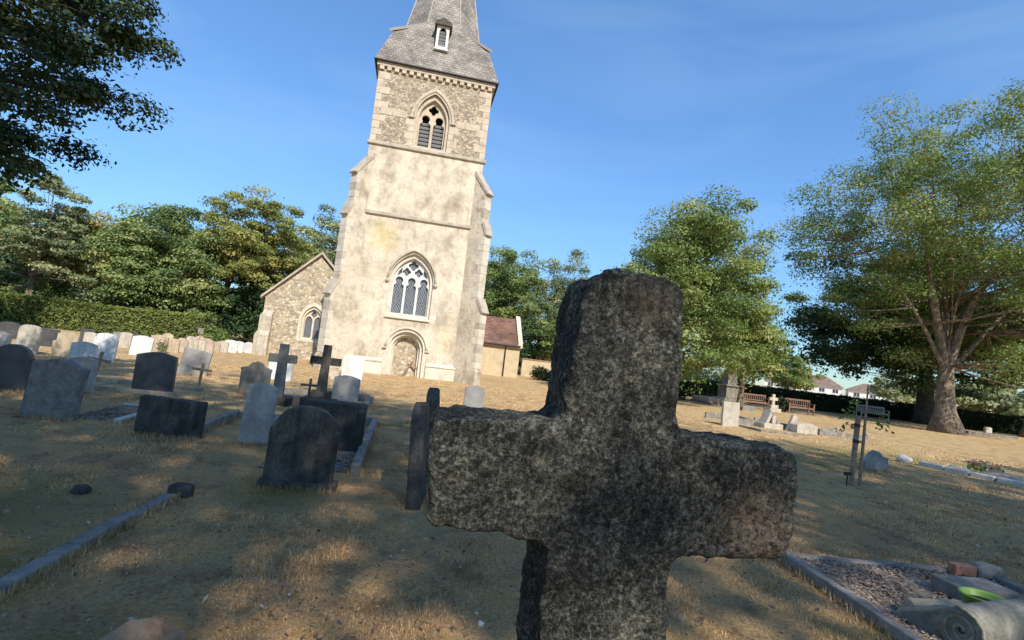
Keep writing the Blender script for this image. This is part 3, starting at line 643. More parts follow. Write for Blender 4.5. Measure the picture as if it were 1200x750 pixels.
# cornice: moulded band and corbel blocks beneath the eaves
box('cornice', MT['ashlar'], belfry, -HW-.12, HW+.12, -.12, .3, 14.27, 14.5, .02)
for i in range(16):
    x = -HW+.12+i*(2*HW-.24)/15; box('corbel_block', MT['ashlar'], belfry, x-.1, x+.1, -.11, .05, 14.1, 14.268, .01)
for sx in (-1, 1):
    x0, x1 = (-HW-.12, -HW+.2) if sx < 0 else (HW-.2, HW+.12)
    box('cornice', MT['ashlar'], belfry, x0, x1, .302, TD, 14.27, 14.5, .02)
    for i in range(14):
        y = .35+i*.36; box('corbel_block', MT['ashlar'], belfry, (-HW-.11 if sx < 0 else HW-.05), (-HW+.05 if sx < 0 else HW+.11), y-.1, y+.1, 14.1, 14.268, .01)
# diagonal buttresses at the four corners
def buttress(cx, cy, ang):
    L0, L1, L2 = 1.12, .82, .6; w = .21
    prof = [(-.9, -.2), (L0+.1, -.2), (L0+.1, .6), (L0, .72), (L0, 3.35), (L1, 3.95), (L1, 7.0), (L2, 7.55), (L2, 8.95), (-.25, 10.05), (-.9, 10.05)]
    b = MB().plate(prof, [], -w, w).build('buttress', MT['render'], CH, bevel=.01)
    b.location = (cx, cy, 0); b.rotation_euler = (0, 0, ang)
    for (ra, za, rb, zb) in ((L0, 3.35, L1, 3.95), (L1, 7.0, L2, 7.55), (L2, 8.95, -.25, 10.05)):   # weathering slabs
        dx, dz = rb-ra, zb-za; l = math.hypot(dx, dz); ux, uz = dx/l, dz/l; nx, nz = uz, -ux
        if nx < 0: nx, nz = -nx, -nz
        o_ = .09; p = [(ra-ux*o_, za-uz*o_), (ra-ux*o_+nx*.1, za-uz*o_+nz*.1), (rb+nx*.1, zb+nz*.1), (rb-nx*.05, zb-nz*.05)]
        MB().plate(p if sum(p[k][0]*p[(k+1)%4][1]-p[(k+1)%4][0]*p[k][1] for k in range(4)) > 0 else p[::-1], [], -w-.04, w+.04).build('weathering', MT['trim'], b, bevel=.012)
    z = .74; k = 0
    while z < 8.7:                            # dressed stones at the outer edges
        hgt = rq.uniform(.26, .42); L = L0 if z+hgt < 3.35 else (L1 if z > 3.98 and z+hgt < 7.0 else (L2 if z > 7.6 and z+hgt < 8.95 else None))
        if L is not None:
            a = rq.uniform(.2, .42) if k % 2 else rq.uniform(.12, .24)
            box('quoin', MT['cream'] if rq.random() < .8 else MT['trim'], b, L-a, L+.012, -w-.012, w+.012, z, z+hgt-.012, .008)
        z += hgt; k += 1
    return b
buttress(-HW+.02, .02, R(-135)); buttress(HW-.02, .02, R(-45)); buttress(-HW+.02, TD-.02, R(135)); buttress(HW-.02, TD-.02, R(45))
# west window
ww = ringplate(parch(.03, 1.02, 2.7, 4.35, 5.75), parch(.03, .86, 2.86, 4.33, 5.5), .14, .3).build('west_window', MT['cream'], CH, bevel=.02)
holes = [keyhole(.03+c, .23, 2.88, 4.18, .175, .25) for c in (-.57, 0, .57)]+[foil(.03-.28, 4.86, .195), foil(.03+.28, 4.86, .195), foil(.03, 5.18, .235, lobes=4)]
holes += [[(.03+sg*x, z) for x, z in ((.5, 4.76), (.72, 4.62), (.64, 4.86), (.5, 5.03))][::(1 if sg > 0 else -1)] for sg in (-1, 1)]
MB().plate(parch(.03, .9, 2.8, 4.33, 5.56), holes, .3, .42).build('tracery', MT['white_stone'], ww, bevel=.012)
for c in (-.57, 0, .57): MB().plate(keyhole(.03+c, .25, 2.85, 4.2, .2, .25), [], .425, .435).build('pane', MT['glass'], ww)
for (cx_, cz_, rr) in ((-.25, 4.86, .23), (.31, 4.86, .23), (.03, 5.18, .26)): MB().plate(foil(cx_, cz_, rr, depth=.1), [], .438+.003*(cx_ > 0)+.006*(cz_ > 5), .448).build('pane', MT['glass'], ww)
for sg in (-1, 1): MB().plate([(.03+sg*x, z) for x, z in ((.47, 4.72), (.76, 4.58), (.68, 4.88), (.47, 5.07))][::sg], [], .425, .435).build('pane', MT['glass'], ww)
arch_tube(.03, 1.1, 4.38, 5.86, -.04, .062).build('hood_mould', MT['trim'], ww, smooth=True)
for sg in (-1, 1): MB().lathe([(.02, -.09), (.09, -.05), (.1, .03), (.06, .09), (.01, .1)], 10, .03+sg*1.1, -.04).build('hood_stop', MT['trim'], ww, smooth=True).location = (0, 0, 4.33)
MB().add([(-1.0, -.09, 2.62), (1.06, -.09, 2.62), (1.06, -.09, 2.68), (-1.0, -.09, 2.68), (-1.0, .3, 2.84), (1.06, .3, 2.84), (-1.0, .3, 2.6), (1.06, .3, 2.6)],
         [(0, 1, 2, 3), (3, 2, 5, 4), (0, 3, 4, 6), (1, 7, 5, 2), (6, 7, 1, 0), (4, 5, 7, 6)]).build('sill', MT['cream'], ww, bevel=.01)
k = 0
for sg in (-1, 1):                            # dressed stones down the jambs, flush with the render
    z = 2.75
    while z < 4.2:
        hgt = rq.uniform(.28, .4); L = .3 if k % 2 else .17
        x0 = .03+sg*1.0; box('jamb_stone', MT['cream'], ww, min(x0, x0+sg*L), max(x0, x0+sg*L), -.008, .12, z, z+hgt-.01, .006); z += hgt; k += 1
# belfry window with louvres
bw = ringplate(parch(.04, .82, 10.72, 12.15, 13.48), parch(.04, .66, 10.86, 12.13, 13.2), .12, .3).build('belfry_window', MT['ashlar'], CH, bevel=.02)
bh = [keyhole(.04+c, .255, 10.9, 12.02, .185, .27) for c in (-.32, .32)]+[foil(.04, 12.76, .24)]
MB().plate(parch(.04, .7, 10.8, 12.13, 13.25), bh, .3, .4).build('tracery', MT['ashlar'], bw, bevel=.012)
for c in (-.32, .32):
    for i in range(7):
        z = 10.95+i*.19
        o = MB().box(-.27, .27, -.012, .012, -.055, .055).build('louvre_slat', MT['louvre'], bw); o.location = (.04+c, .47, z); o.rotation_euler = (R(38), 0, 0)
MB().plate(parch(.04, .72, 10.75, 12.15, 13.3), [], .62, .66).build('backing', MT['voiddark'], bw)
arch_tube(.04, .9, 12.18, 13.58, -.02, .038).build('hood_mould', MT['trim'], bw, smooth=True)
for sg in (-1, 1): box('hood_stop', MT['trim'], bw, .04+sg*.98-.11, .04+sg*.98+.11, -.1, .03, 12.1, 12.22, .02)
box('sill', MT['ashlar'], bw, -.86, .94, -.05, .3, 10.64, 10.735, .02)
for sg in (-1, 1):
    z = 10.74; k = 0
    while z < 12.0:
        hgt = rq.uniform(.28, .36); L = (.42 if k % 2 else .24)*rq.uniform(.9, 1.15); x0 = .04+sg*.8
        box('jamb_stone', MT['ashlar'], bw, min(x0, x0+sg*L), max(x0, x0+sg*L), -.012, .12, z, z+hgt-.01, .006); z += hgt; k += 1
n_v = 9                                        # arch stones round the head
for sg in (-1, 1):
    op = parch(.04, .8, 0, 12.15, 13.45, n_v)[2:2+n_v+1]; oo = parch(.04, 1.02, 0, 12.15, 13.75, n_v)[2:2+n_v+1]
    for i in range(n_v):
        q = [op[i], oo[i], oo[i+1], op[i+1]]
        if sg < 0: q = [(.08-x, z) for x, z in q][::-1]
        MB().plate(q, [], -.012, .1).build('arch_stone', MT['ashlar'], bw, bevel=.005)
# west doorway: two orders and a rubble blocking
dw = ringplate(rarch(DCX, .8, -.1, 1.28), rarch(DCX, .64, -.12, 1.26), .16, .34).build('doorway', MT['cream'], CH, bevel=.03)
ringplate(rarch(DCX, .84, -.1, 1.27), rarch(DCX, .55, -.12, 1.25), .34, .52).build('inner_order', MT['cream'], dw, bevel=.03)
MB().plate(rarch(DCX, .7, -.15, 1.27), [], .52, .62).build('blocking', MT['flint2'], dw)
arch_tube(DCX, .93, 1.3, 0, -.03, .065, True).build('hood_mould', MT['cream'], dw, smooth=True)
for sg in (-1, 1): box('hood_stop', MT['trim'], dw, DCX+sg*.97-.1, DCX+sg*.97+.1, -.1, .03, 1.2, 1.29, .02)
n_v = 11
for i in range(n_v):
    t0, t1 = math.pi*i/n_v, math.pi*(i+1)/n_v
    q = [(DCX+r_*math.cos(t), 1.28+r_*math.sin(t)) for r_, t in ((.78, t0), (.9, t0), (.9, t1), (.78, t1))]
    MB().plate(q, [], -.01, .12).build('arch_stone', MT['cream'], dw, bevel=.006)
for sg in (-1, 1):
    z = 0
    while z < 1.2:
        hgt = rq.uniform(.28, .38); L = rq.uniform(.14, .3); x0 = DCX+sg*.78
        box('jamb_stone', MT['cream'], dw, min(x0, x0+sg*L), max(x0, x0+sg*L), -.012, .12, z, z+hgt-.01, .006); z += hgt
# spire: splayed skirt with chamfered corners, octagonal above
ZE, ZH, ZT, EH = 14.5, 17.3, 16.2, 2.93
cyy = TD/2
A_ = 1.93; e_ = .8; T_ = 2.36; APX = ZH+9.6
P8 = [(e_*sx_, -A_) for sx_ in (-1, 1)]+[(A_, -e_), (A_, e_), (e_, A_), (-e_, A_), (-A_, e_), (-A_, -e_)]
E4 = [(-EH, -EH), (EH, -EH), (EH, EH), (-EH, EH)]; T4 = [(-T_, -T_), (T_, -T_), (T_, T_), (-T_, T_)]
V = [(x, y+cyy, ZE) for x, y in E4]+[(x, y+cyy, ZT) for x, y in T4]+[(x, y+cyy, ZH) for x, y in P8]
F = [(0, 1, 5, 9, 8, 4), (1, 2, 6, 11, 10, 5), (2, 3, 7, 13, 12, 6), (3, 0, 4, 15, 14, 7), (3, 2, 1, 0)]
sk = uv_faces(MB().add(V, F).build('spire_skirt', MT['shingle'], CH))
box('eaves_board', MT['iron'], sk, -EH-.02, EH+.02, cyy-EH-.02, cyy+EH+.02, ZE-.045, ZE+.02, .01)
for (t, a, b) in ((4, 8, 15), (5, 9, 10), (6, 11, 12), (7, 13, 14)):   # corner caps with a lead-covered lip
    Tt, Aa, Bb = Vector(V[t]), Vector(V[a]), Vector(V[b]); out = (Tt-Vector((0, cyy, Tt.z))).normalized()
    Tt2 = Tt+Vector((out.x*.16, out.y*.16, .0)); n_ = (Aa-Tt2).cross(Bb-Tt2).normalized(); n_ = n_ if n_.z > 0 else -n_
    up_ = n_*.09; top = [Tt2+up_, Aa+up_*.4, Bb+up_*.4]; bot = [Tt2-n_*.02, Aa-n_*.1, Bb-n_*.1]
    vv = top+bot; c = MB().add(vv, [(0, 1, 2), (3, 5, 4), (0, 3, 4, 1), (1, 4, 5, 2), (2, 5, 3, 0)]).build('corner_cap', MT['lead'], sk)
SV = [(x, y+cyy, ZH) for x, y in P8]; NS = 3; VV = []; FF = []
for j in range(NS+1):
    k_ = 1-j/NS*.985; VV += [(x*k_, y*k_+cyy, ZH+(APX-ZH)*j/NS) for x, y in P8]
for j in range(NS):
    for i in range(8): FF.append((j*8+i, j*8+(i+1) % 8, (j+1)*8+(i+1) % 8, (j+1)*8+i))
sp = uv_faces(MB().add(VV, FF).build('spire', MT['shingle'], CH))
for i in range(8):
    MB().tube([(P8[i][0]*k_, P8[i][1]*k_+cyy, ZH+(APX-ZH)*(1-k_)) for k_ in (1, .5, .03)], .035, 5).build('hip_roll', MT['lead'], sp)
# louvred lucarne on the west slope
yl = cyy-2.62
lu = ringplate([(-.3, 15.75), (.3, 15.75), (.3, 16.95), (-.3, 16.95)], [(-.17, 15.88), (.17, 15.88), (.17, 16.6), (.1, 16.78), (0, 16.84), (-.1, 16.78), (-.17, 16.6)], yl, yl+.1).build('lucarne', MT['white_stone'], CH, bevel=.01)
MB().box(-.29, -.21, yl+.1, yl+1.1, 15.76, 16.94).box(.21, .29, yl+.1, yl+1.1, 15.76, 16.94).build('cheek', MT['shingle'], lu)
MB().plate([(-.42, 16.88), (.42, 16.88), (.4, 17.02), (0, 17.24), (-.4, 17.02)], [], yl-.14, yl+1.2).build('roof', MT['shingle'], lu)
box('sill', MT['white_stone'], lu, -.34, .34, yl-.06, yl+.1, 15.68, 15.749, .01)
box('backing', MT['voiddark'], lu, -.2, .2, yl+.32, yl+.34, 15.77, 16.9)
for i in range(5):
    o = MB().box(-.19, .19, -.01, .01, -.06, .06).build('louvre_slat', MT['louvre'], lu); o.location = (0, yl+.14, 15.95+i*.17); o.rotation_euler = (R(40), 0, 0)
# north aisle with its own gable, nave behind the tower, south porch
AT, ax, ah, aw = 6.0, -5.1, 5.75, 2.62
al = MB().plate([(ax-aw, -.2), (ax+aw, -.2), (ax+aw, 3.2), (ax, ah), (ax-aw, 3.2)], [parch(ax-.02, .56, 1.12, 2.2, 2.98)], AT, AT+.6)
al.box(ax-aw, ax-aw+.5, AT+.6, AT+13, -.2, 3.15).box(ax-aw, ax+aw, AT+13, AT+13.5, -.2, 3.1)
aisle = al.build('aisle_wall', MT['flint2'], CH)
ar = MB()
for sg in (-1, 1):
    ar.plate([(ax+sg*(aw+.22), 3.02), (ax+sg*(aw+.22), 3.14), (ax, ah+.2), (ax, ah+.06)][::sg], [], AT+.02, AT+13.7)
uv_faces(ar.build('aisle_roof', MT['tiles'], CH))
for sg in (-1, 1):
    MB().plate([(ax+sg*(aw+.25), 3.08), (ax+sg*(aw+.25), 3.24), (ax, ah+.34), (ax, ah+.17)][::sg], [], AT-.08, AT+.25).build('gable_coping', MT['trim'], aisle, bevel=.015)
ab = MB().plate([(0, -.2), (.42, -.2), (.42, 1.1), (.26, 1.35), (.26, 2.2), (0, 2.55)], [], -.28, .28).build('aisle_buttress', MT['pale'], aisle, bevel=.02)
ab.location = (ax-aw+.1, AT+.3, 0); ab.rotation_euler = (0, 0, R(180))
ab2 = MB().plate([(0, -.2), (.5, -.2), (.5, 1.1), (.3, 1.35), (.3, 2.2), (0, 2.55)], [], -.26, .26).build('aisle_buttress', MT['pale'], aisle, bevel=.02)
ab2.location = (ax-aw+.27, AT+.05, 0); ab2.rotation_euler = (0, 0, R(-90))
aw_ = ringplate(parch(ax-.02, .58, 1.1, 2.2, 3.0), parch(ax-.02, .46, 1.2, 2.18, 2.82), AT+.08, AT+.22).build('aisle_window', MT['cream'], CH, bevel=.015)
MB().plate(parch(ax-.02, .5, 1.12, 2.18, 2.88), [parch(ax-.26, .19, 1.22, 2.12, 2.42), parch(ax+.22, .19, 1.22, 2.12, 2.42), [(ax-.02, 2.36), (ax+.15, 2.52), (ax-.02, 2.76), (ax-.19, 2.52)]], AT+.22, AT+.3).build('tracery', MT['cream'], aw_, bevel=.01)
for c in (-.24, .24): MB().plate(parch(ax-.02+c, .2, 1.2, 2.12, 2.44), [], AT+.31, AT+.32).build('pane', MT['glass'], aw_)
MB().plate([(ax-.02, 2.33), (ax+.18, 2.52), (ax-.02, 2.8), (ax-.22, 2.52)], [], AT+.31, AT+.32).build('pane', MT['glass'], aw_)
ringplate(parch(ax-.02, .74, 1.0, 2.2, 3.2), parch(ax-.02, .57, 1.11, 2.2, 2.99), AT-.012, AT+.08).build('surround', MT['cream'], aw_, bevel=.01)
nv = MB().plate([(-2.5, -.2), (3.0, -.2), (3.0, 4.6), (.25, 7.3), (-2.5, 4.6)], [], TD-.1, TD+15).build('nave_wall', MT['flint2'], CH)
nr_ = MB()
for sg in (-1, 1): nr_.plate([(.25+sg*2.95, 4.45), (.25+sg*2.95, 4.6), (.25, 7.5), (.25, 7.34)][::sg], [], TD+.05, TD+15.1)
uv_faces(nr_.build('nave_roof', MT['tiles'], CH))
# porch: its west wall and tiled slope show past the tower
PT = 12.0
porch = MB().box(2.98, 8.0, PT, PT+3.6, -.2, 2.35).build('porch_wall', MT['porch'], CH)
pr_ = MB().add([(2.9, PT-.2, 2.3), (7.95, PT-.2, 2.3), (7.95, PT+1.8, 4.25), (2.9, PT+1.8, 4.25), (2.9, PT+3.8, 2.3), (7.95, PT+3.8, 2.3),
                (2.9, PT-.2, 2.2), (7.95, PT-.2, 2.2), (7.95, PT+1.8, 4.12), (2.9, PT+1.8, 4.12), (2.9, PT+3.8, 2.2), (7.95, PT+3.8, 2.2)],
               [(0, 1, 2, 3), (3, 2, 5, 4), (6, 9, 8, 7), (9, 10, 11, 8), (0, 6, 7, 1), (4, 5, 11, 10), (1, 7, 8, 2), (2, 8, 11, 5), (0, 3, 9, 6), (3, 4, 10, 9)])
uv_faces(pr_.build('porch_roof', MT['tiles'], CH))
MB().add([(x, y, z) for x in (7.8, 8.12) for (y, z) in ((PT-.22, 2.1), (PT-.22, 2.5), (PT+1.8, 4.5), (PT+3.82, 2.5), (PT+3.82, 2.1))],
         [(0, 1, 2, 3, 4), (9, 8, 7, 6, 5), (0, 5, 6, 1), (1, 6, 7, 2), (2, 7, 8, 3), (3, 8, 9, 4), (4, 9, 5, 0)]).build('gable_coping', MT['cream'], porch, bevel=.02)
MB().tube([(3.0, PT-.27, 2.24), (7.98, PT-.27, 2.22)], .06, 8).build('gutter', MT['iron'], porch)
MB().tube([(6.95, PT-.26, 2.2), (6.95, PT-.08, 2.02), (6.95, PT-.08, 0)], .045, 8).build('downpipe', MT['iron'], porch)
# two poles left leaning in the blocked doorway
def churchpt(x, y, z=0):
    return (-4.864+x*math.cos(TH)-y*math.sin(TH), 24.449+x*math.sin(TH)+y*math.cos(TH), z)
p = empty('wooden_pole', churchpt(0, 0), TH, 'long thin wooden pole leaning inside the blocked church doorway', 'pole')
MB().tube([(.1, .1, 0), (.58, .46, .78)], .025, 6).build('shaft', MT['wood'], p)
p = empty('wooden_plank', churchpt(0, 0), TH, 'short dark plank propped across the right jamb of the church doorway', 'plank')
MB().box(-.03, .03, -.02, .02, -.32, .32).build('board', MT['wood'], p).matrix_local = Matrix.Translation((.62, .3, .55)) @ Matrix.Rotation(R(-48), 4, 'Y')

# ---------------------------------------------------------------- gravestones
def prof(kind, w, h):
    a = w/2
    if kind == 'flat': return [(-a, -.15), (a, -.15), (a, h), (-a, h)]
    P = [(-a, -.15), (a, -.15)]
    if kind == 'round':                       # semicircle between small shoulders
        s = h-a*.72; b = a*.9; P += [(a, s), (b, s+.005)]
        P += [(b*math.cos(t), s+.01+(h-s-.01)*math.sin(t)) for t in [math.pi*i/18 for i in range(1, 18)]]; P += [(-b, s+.005), (-a, s)]
    elif kind == 'arch':
        s = h-a*.8; P += [(a*math.cos(t), s+(h-s)*math.sin(t)) for t in [math.pi*i/20 for i in range(21)]]
    elif kind == 'segment':
        s = h-a*.22; P += [(a*(1-2*i/14), s+(h-s)*math.sin(math.pi*i/14)) for i in range(15)]
    elif kind == 'ogee':                      # hollow shoulders to a raised centre
        P += [(a*(1-2*i/20), h-.12*w*(1-.5*(1+math.cos(math.pi*(2*i/20-1)))**1.0)-(.0)) for i in range(21)]
    elif kind == 'shoulder':
        s = h-.14*w; P += [(a, s-.1*w), (a*.86, s-.08*w), (a*.84, s)]+[(a*.84*math.cos(t), s+(h-s)*math.sin(t)) for t in [math.pi*i/12 for i in range(1, 12)]]+[(-a*.84, s), (-a*.86, s-.08*w), (-a, s-.1*w)]
    elif kind == 'gothic':
        P += parch(0, a, 0, h-a*1.1, h)[2:]
    elif kind == 'peak':                      # pediment top with a small finial
        P += [(a, h-.36*w), (a*1.06, h-.33*w), (a*1.04, h-.27*w), (a*.55, h-.2*w), (a*.3, h-.05*w), (.03*w, h-.03*w), (.02*w, h), (-.02*w, h), (-.03*w, h-.03*w), (-a*.3, h-.05*w), (-a*.55, h-.2*w), (-a*1.04, h-.27*w), (-a*1.06, h-.33*w), (-a, h-.36*w)]
    elif kind == 'skew': P += [(a, h*.9), (a*.2, h), (-a, h*.97)]
    return P
def headstone(x, y, w, h, kind, mat, label, th=.09, rz=0, tilt=0, lean=0, base=None, group=None, cat='headstone', name='headstone', bevel=.012, baseh=.12, body='slab'):
    root = empty(name, (x, y, gz(x, y)), TH+R(rz), label, cat, group)
    if math.hypot(x, y) < 17: STONES.append((x, y, TH+R(rz), w/2, th/2+(.05 if base else 0)))
    s = MB().plate(prof(kind, w, h), [], -th/2, th/2).build(body, MT[mat], root, bevel=bevel)
    s.rotation_euler = (R(tilt), R(lean), 0)
    if math.hypot(x, y) < 9.6:                # close enough to see worn edges and an uneven face
        s.modifiers.clear(); m = s.modifiers.new('remesh', 'REMESH'); m.mode = 'VOXEL'; m.voxel_size = .011; m.use_smooth_shade = True
        sm = s.modifiers.new('smooth', 'SMOOTH'); sm.iterations = 3
        for nm, sz, st in (('wear', .2, .012), ('chips', .045, .009)):
            tx = bpy.data.textures.new(nm, 'CLOUDS'); tx.noise_scale = sz; d = s.modifiers.new(nm, 'DISPLACE'); d.texture = tx; d.strength = st; d.mid_level = .5; d.texture_coords = 'GLOBAL'
    if base:
        box('base', MT[base], root, -w/2-.035, w/2+.05, -th/2-.05, th/2+.06, -.1, baseh, .02)
    return root
def crossprof(w, h, sw, az, ah):
    a = w/2; b = sw/2; return [(-b, -.1), (b, -.1), (b, az), (a, az), (a, az+ah), (b, az+ah), (b, h), (-b, h), (-b, az+ah), (-a, az+ah), (-a, az), (-b, az)]
def cross(x, y, w, h, sw, mat, label, th=.1, rz=0, lean=0, steps=(), name='stone_cross', cat='cross', az=None, ah=None, taper=None, stepmat=None):
    root = empty(name, (x, y, gz(x, y)), TH+R(rz), label, cat); z = 0
    for (sx_, sy_, hh) in steps:
        box('step', MT[stepmat or mat], root, -sx_/2, sx_/2, -sy_/2, sy_/2, z-(.1 if z == 0 else 0), z+hh, .015); z += hh+.001
    az = az or h*.62; ah = ah or sw
    if taper:
        b = sw/2; t = b*taper; a = w/2; P = [(-t, -.05), (t, -.05), (b, az), (a, az), (a, az+ah), (b, az+ah), (b*.97, h), (-b*.97, h), (-b, az+ah), (-a, az+ah), (-a, az), (-b, az)]
    else: P = crossprof(w, h, sw, az, ah)
    c = MB().plate(P, [], -th/2, th/2).build('cross', MT[mat], root, bevel=.01)
    c.location = (0, 0, z); c.rotation_euler = (0, R(lean), 0); return root
def wooden_cross(x, y, w, h, label, lean=0, rz=0):
    root = empty('wooden_cross', (x, y, gz(x, y)), TH+R(rz), label, 'cross')
    a = box('post', MT['wood'], root, -.03, .03, -.015, .015, -.1, h, .004); b = box('crossbar', MT['wood'], root, -w/2, w/2, -.032, -.0155, h*.66, h*.66+.06, .004)
    root.rotation_euler = (0, R(lean), TH+R(rz)); return root
def kerb_set(name, x, y, rz, wd, ln, mat, label, sides='LRBF', kw=.1, kh=.13, fill=None, nb=1, fillz=.05, posts=False):
    """kerbed grave: local x is across, y runs away from the camera"""
    root = empty(name, (x, y, gz(x, y)), rz, label, 'grave kerb'); rd = random.Random(int(x*31+y*7))
    def run(x0, x1, y0, y1, n):
        ax_ = (x1-x0) > (y1-y0)
        for i in range(n):
            t0, t1 = i/n, (i+1)/n
            if ax_: q = (x0+(x1-x0)*t0+.003, x0+(x1-x0)*t1-.003, y0, y1)
            else: q = (x0, x1, y0+(y1-y0)*t0+.003, y0+(y1-y0)*t1-.003)
            o = box('kerb_stone', MT[mat], root, *q, -.1, kh+rd.uniform(-.012, .012), .012); o.rotation_euler = (R(rd.uniform(-.4, .4)), R(rd.uniform(-.4, .4)), 0)
    if 'L' in sides: run(0, kw, 0, ln, nb)
    if 'R' in sides: run(wd-kw, wd, 0, ln, nb)
    if 'F' in sides: run(kw, wd-kw, 0, kw, max(1, nb-1))
    if 'B' in sides: run(kw, wd-kw, ln-kw, ln, max(1, nb-1))
    if posts:
        for (px_, py_) in ((0, 0), (wd-kw, 0), (0, ln-kw), (wd-kw, ln-kw)): box('corner_block', MT[mat], root, px_-.02, px_+kw+.02, py_-.02, py_+kw+.02, -.1, kh+.06, .015)
    if math.hypot(x, y) < 12:
        for sd, xx in (('L', kw/2), ('R', wd-kw/2)):
            if sd in sides: STONES.append((x+xx*math.cos(rz)-ln/2*math.sin(rz), y+xx*math.sin(rz)+ln/2*math.cos(rz), rz+R(90), ln/2, kw/2))
    KEEP_OUT.append((x, y, rz, .015, wd-.015, .015, ln-.015))
    if fill:
        V = []; F = []; n = int((wd-2*kw)*(ln-2*kw)*fill)
        for i in range(n):
            cx_, cy_, s_ = rd.uniform(kw, wd-kw), rd.uniform(kw, ln-kw), rd.uniform(.008, .021); b0 = len(V); z_ = fillz-.02+rd.uniform(-.006, .01)+.025*noise.noise((cx_*3, cy_*3, 1))
            for d in ((1,0,0),(-1,0,0),(0,1,0),(0,-1,0),(0,0,.7),(0,0,-.7)): V.append((cx_+d[0]*s_*rd.uniform(.6, 1.2), cy_+d[1]*s_*rd.uniform(.6, 1.2), z_+d[2]*s_*rd.uniform(.6, 1.2)))
            F += [tuple(b0+k for k in f) for f in ((0,2,4),(2,1,4),(1,3,4),(3,0,4),(2,0,5),(1,2,5),(3,1,5),(0,3,5))]
        bed = box('bed', MT['gravel'], root, kw-.01, wd-kw+.01, kw-.01, ln-kw+.01, -.05, fillz-.025)
        me = bpy.data.meshes.new('gravel'); me.from_pydata(V, [], F); g_ = finish('gravel', me, MT['gravel'], root); g_['kind'] = 'stuff'
    return root

# -- the great lichened cross in front
def great_cross():
    root = empty('lichened_stone_cross', (.181, .86, 0), R(7), 'large rough stone cross crusted with dark grey lichen, standing on a plinth', 'cross')
    P = [(-.085, .30), (.125, .30), (.127, 1.208), (.332, 1.213), (.326, 1.392), (.119, 1.402), (.102, 1.645), (.06, 1.655), (-.035, 1.66), (-.068, 1.64), (-.08, 1.52), (-.083, 1.402), (-.288, 1.396), (-.276, 1.224), (-.088, 1.215)]
    c = MB().plate(P, [], 0, .17).build('cross', MT['cross'], root)
    m = c.modifiers.new('remesh', 'REMESH'); m.mode = 'VOXEL'; m.voxel_size = .0052; m.use_smooth_shade = True
    s = c.modifiers.new('smooth', 'SMOOTH'); s.iterations = 42; s.factor = .5
    def disp(nm, typ, size, st, mid=.5, **kw):
        tx = bpy.data.textures.new(nm, typ); tx.noise_scale = size
        for k, v in kw.items(): setattr(tx, k, v)
        d = c.modifiers.new(nm, 'DISPLACE'); d.texture = tx; d.strength = st; d.mid_level = mid; d.texture_coords = 'LOCAL'
    disp('worn_edges', 'CLOUDS', .1, .028, noise_depth=2)
    disp('pits', 'CLOUDS', .024, .009, noise_depth=3)
    disp('lichen_relief', 'CLOUDS', .007, .0045, noise_depth=2)
    MB().box(-.28, .32, -.12, .3, 0.0, .3).build('plinth', MT['moss_dark'], root, bevel=.03)
    MB().box(-.42, .46, -.26, .44, -.1, .14).build('lower_plinth', MT['moss_dark'], root, bevel=.03)
great_cross()

# -- stones among the left-hand graves, in the shade of the trees
headstone(-5.92, 7.08, .64, .8, 'ogee', 'rough_grey', 'rough textured grey headstone with wavy top beside a patch of white gravel', th=.13, lean=5, rz=-4, bevel=.012)
headstone(-8.02, 8.71, .56, .76, 'round', 'dark', 'round topped blue black headstone behind the rough textured grey one', th=.1, lean=2)
headstone(-7.37, 9.35, .42, .62, 'segment', 'grey', 'plain grey headstone half hidden behind the rough textured grey one', th=.1)
headstone(-10.51, 13.26, .55, .66, 'segment', 'white_stone', 'low white headstone with curved top behind the wooden cross', th=.1, lean=2)
headstone(-12.0, 15.91, .62, .8, 'shoulder', 'white_stone', 'bright white shouldered headstone standing in the sun behind the wooden cross', th=.1, lean=3)
wooden_cross(-8.56, 11.21, .46, .61, 'brown wooden grave cross tilted in front of the white headstones', lean=7)
headstone(-6.6, 10.12, .68, .8, 'segment', 'dark', 'polished dark granite headstone with curved top and white edges', th=.1, rz=2)
bs = headstone(-4.17, 6.83, .76, .48, 'flat', 'moss_dark', 'low wide black stone slab with pale right edge', th=.14, rz=-3, lean=2, name='low_headstone')
headstone(-8.44, 14.43, .69, .7, 'flat', 'grey', 'tilted square grey headstone behind the small wooden cross post', th=.1, lean=8, rz=5)
wooden_cross(-7.03, 12.38, .43, .53, 'small brown wooden cross with low bar beside the tilted grey headstone', lean=3)
headstone(-5.7, 12.26, .62, .72, 'peak', 'weather', 'grey pedimented headstone with small finial beside the pale stone cross', th=.16)
headstone(-3.12, 6.89, .36, .78, 'segment', 'grey', 'narrow tall light grey slab leaning beside the black round headstone', th=.07, lean=3, rz=3)
cross(-4.51, 10.76, .53, 1.06, .17, 'weather', 'weathered grey stone cross on a dark square plinth beside the pedimented headstone', th=.13, az=.68, taper=1.25, steps=((.5, .45, .16),), stepmat='moss_dark')
cross(-4.42, 12.22, .42, .46, .055, 'iron', 'small thin dark metal cross between the two tall stone crosses', th=.04, az=.28, ah=.05, name='metal_cross')
cross(-3.81, 11.22, .62, .98, .16, 'moss_dark', 'dark stone cross on a stepped plinth beside the grey headstone', th=.14, az=.56, taper=1.3, lean=1, steps=((.7, .6, .17), (.42, .4, .13)))
headstone(-5.19, 18.07, .69, .9, 'segment', 'white_stone', 'tall white headstone in the sun between dark cross and church doorway', th=.1, lean=2)
headstone(-3.36, 11.38, .54, .68, 'segment', 'grey', 'grey headstone with curved top beside the dark stepped cross', th=.09, lean=2, base='kerb', baseh=.1)
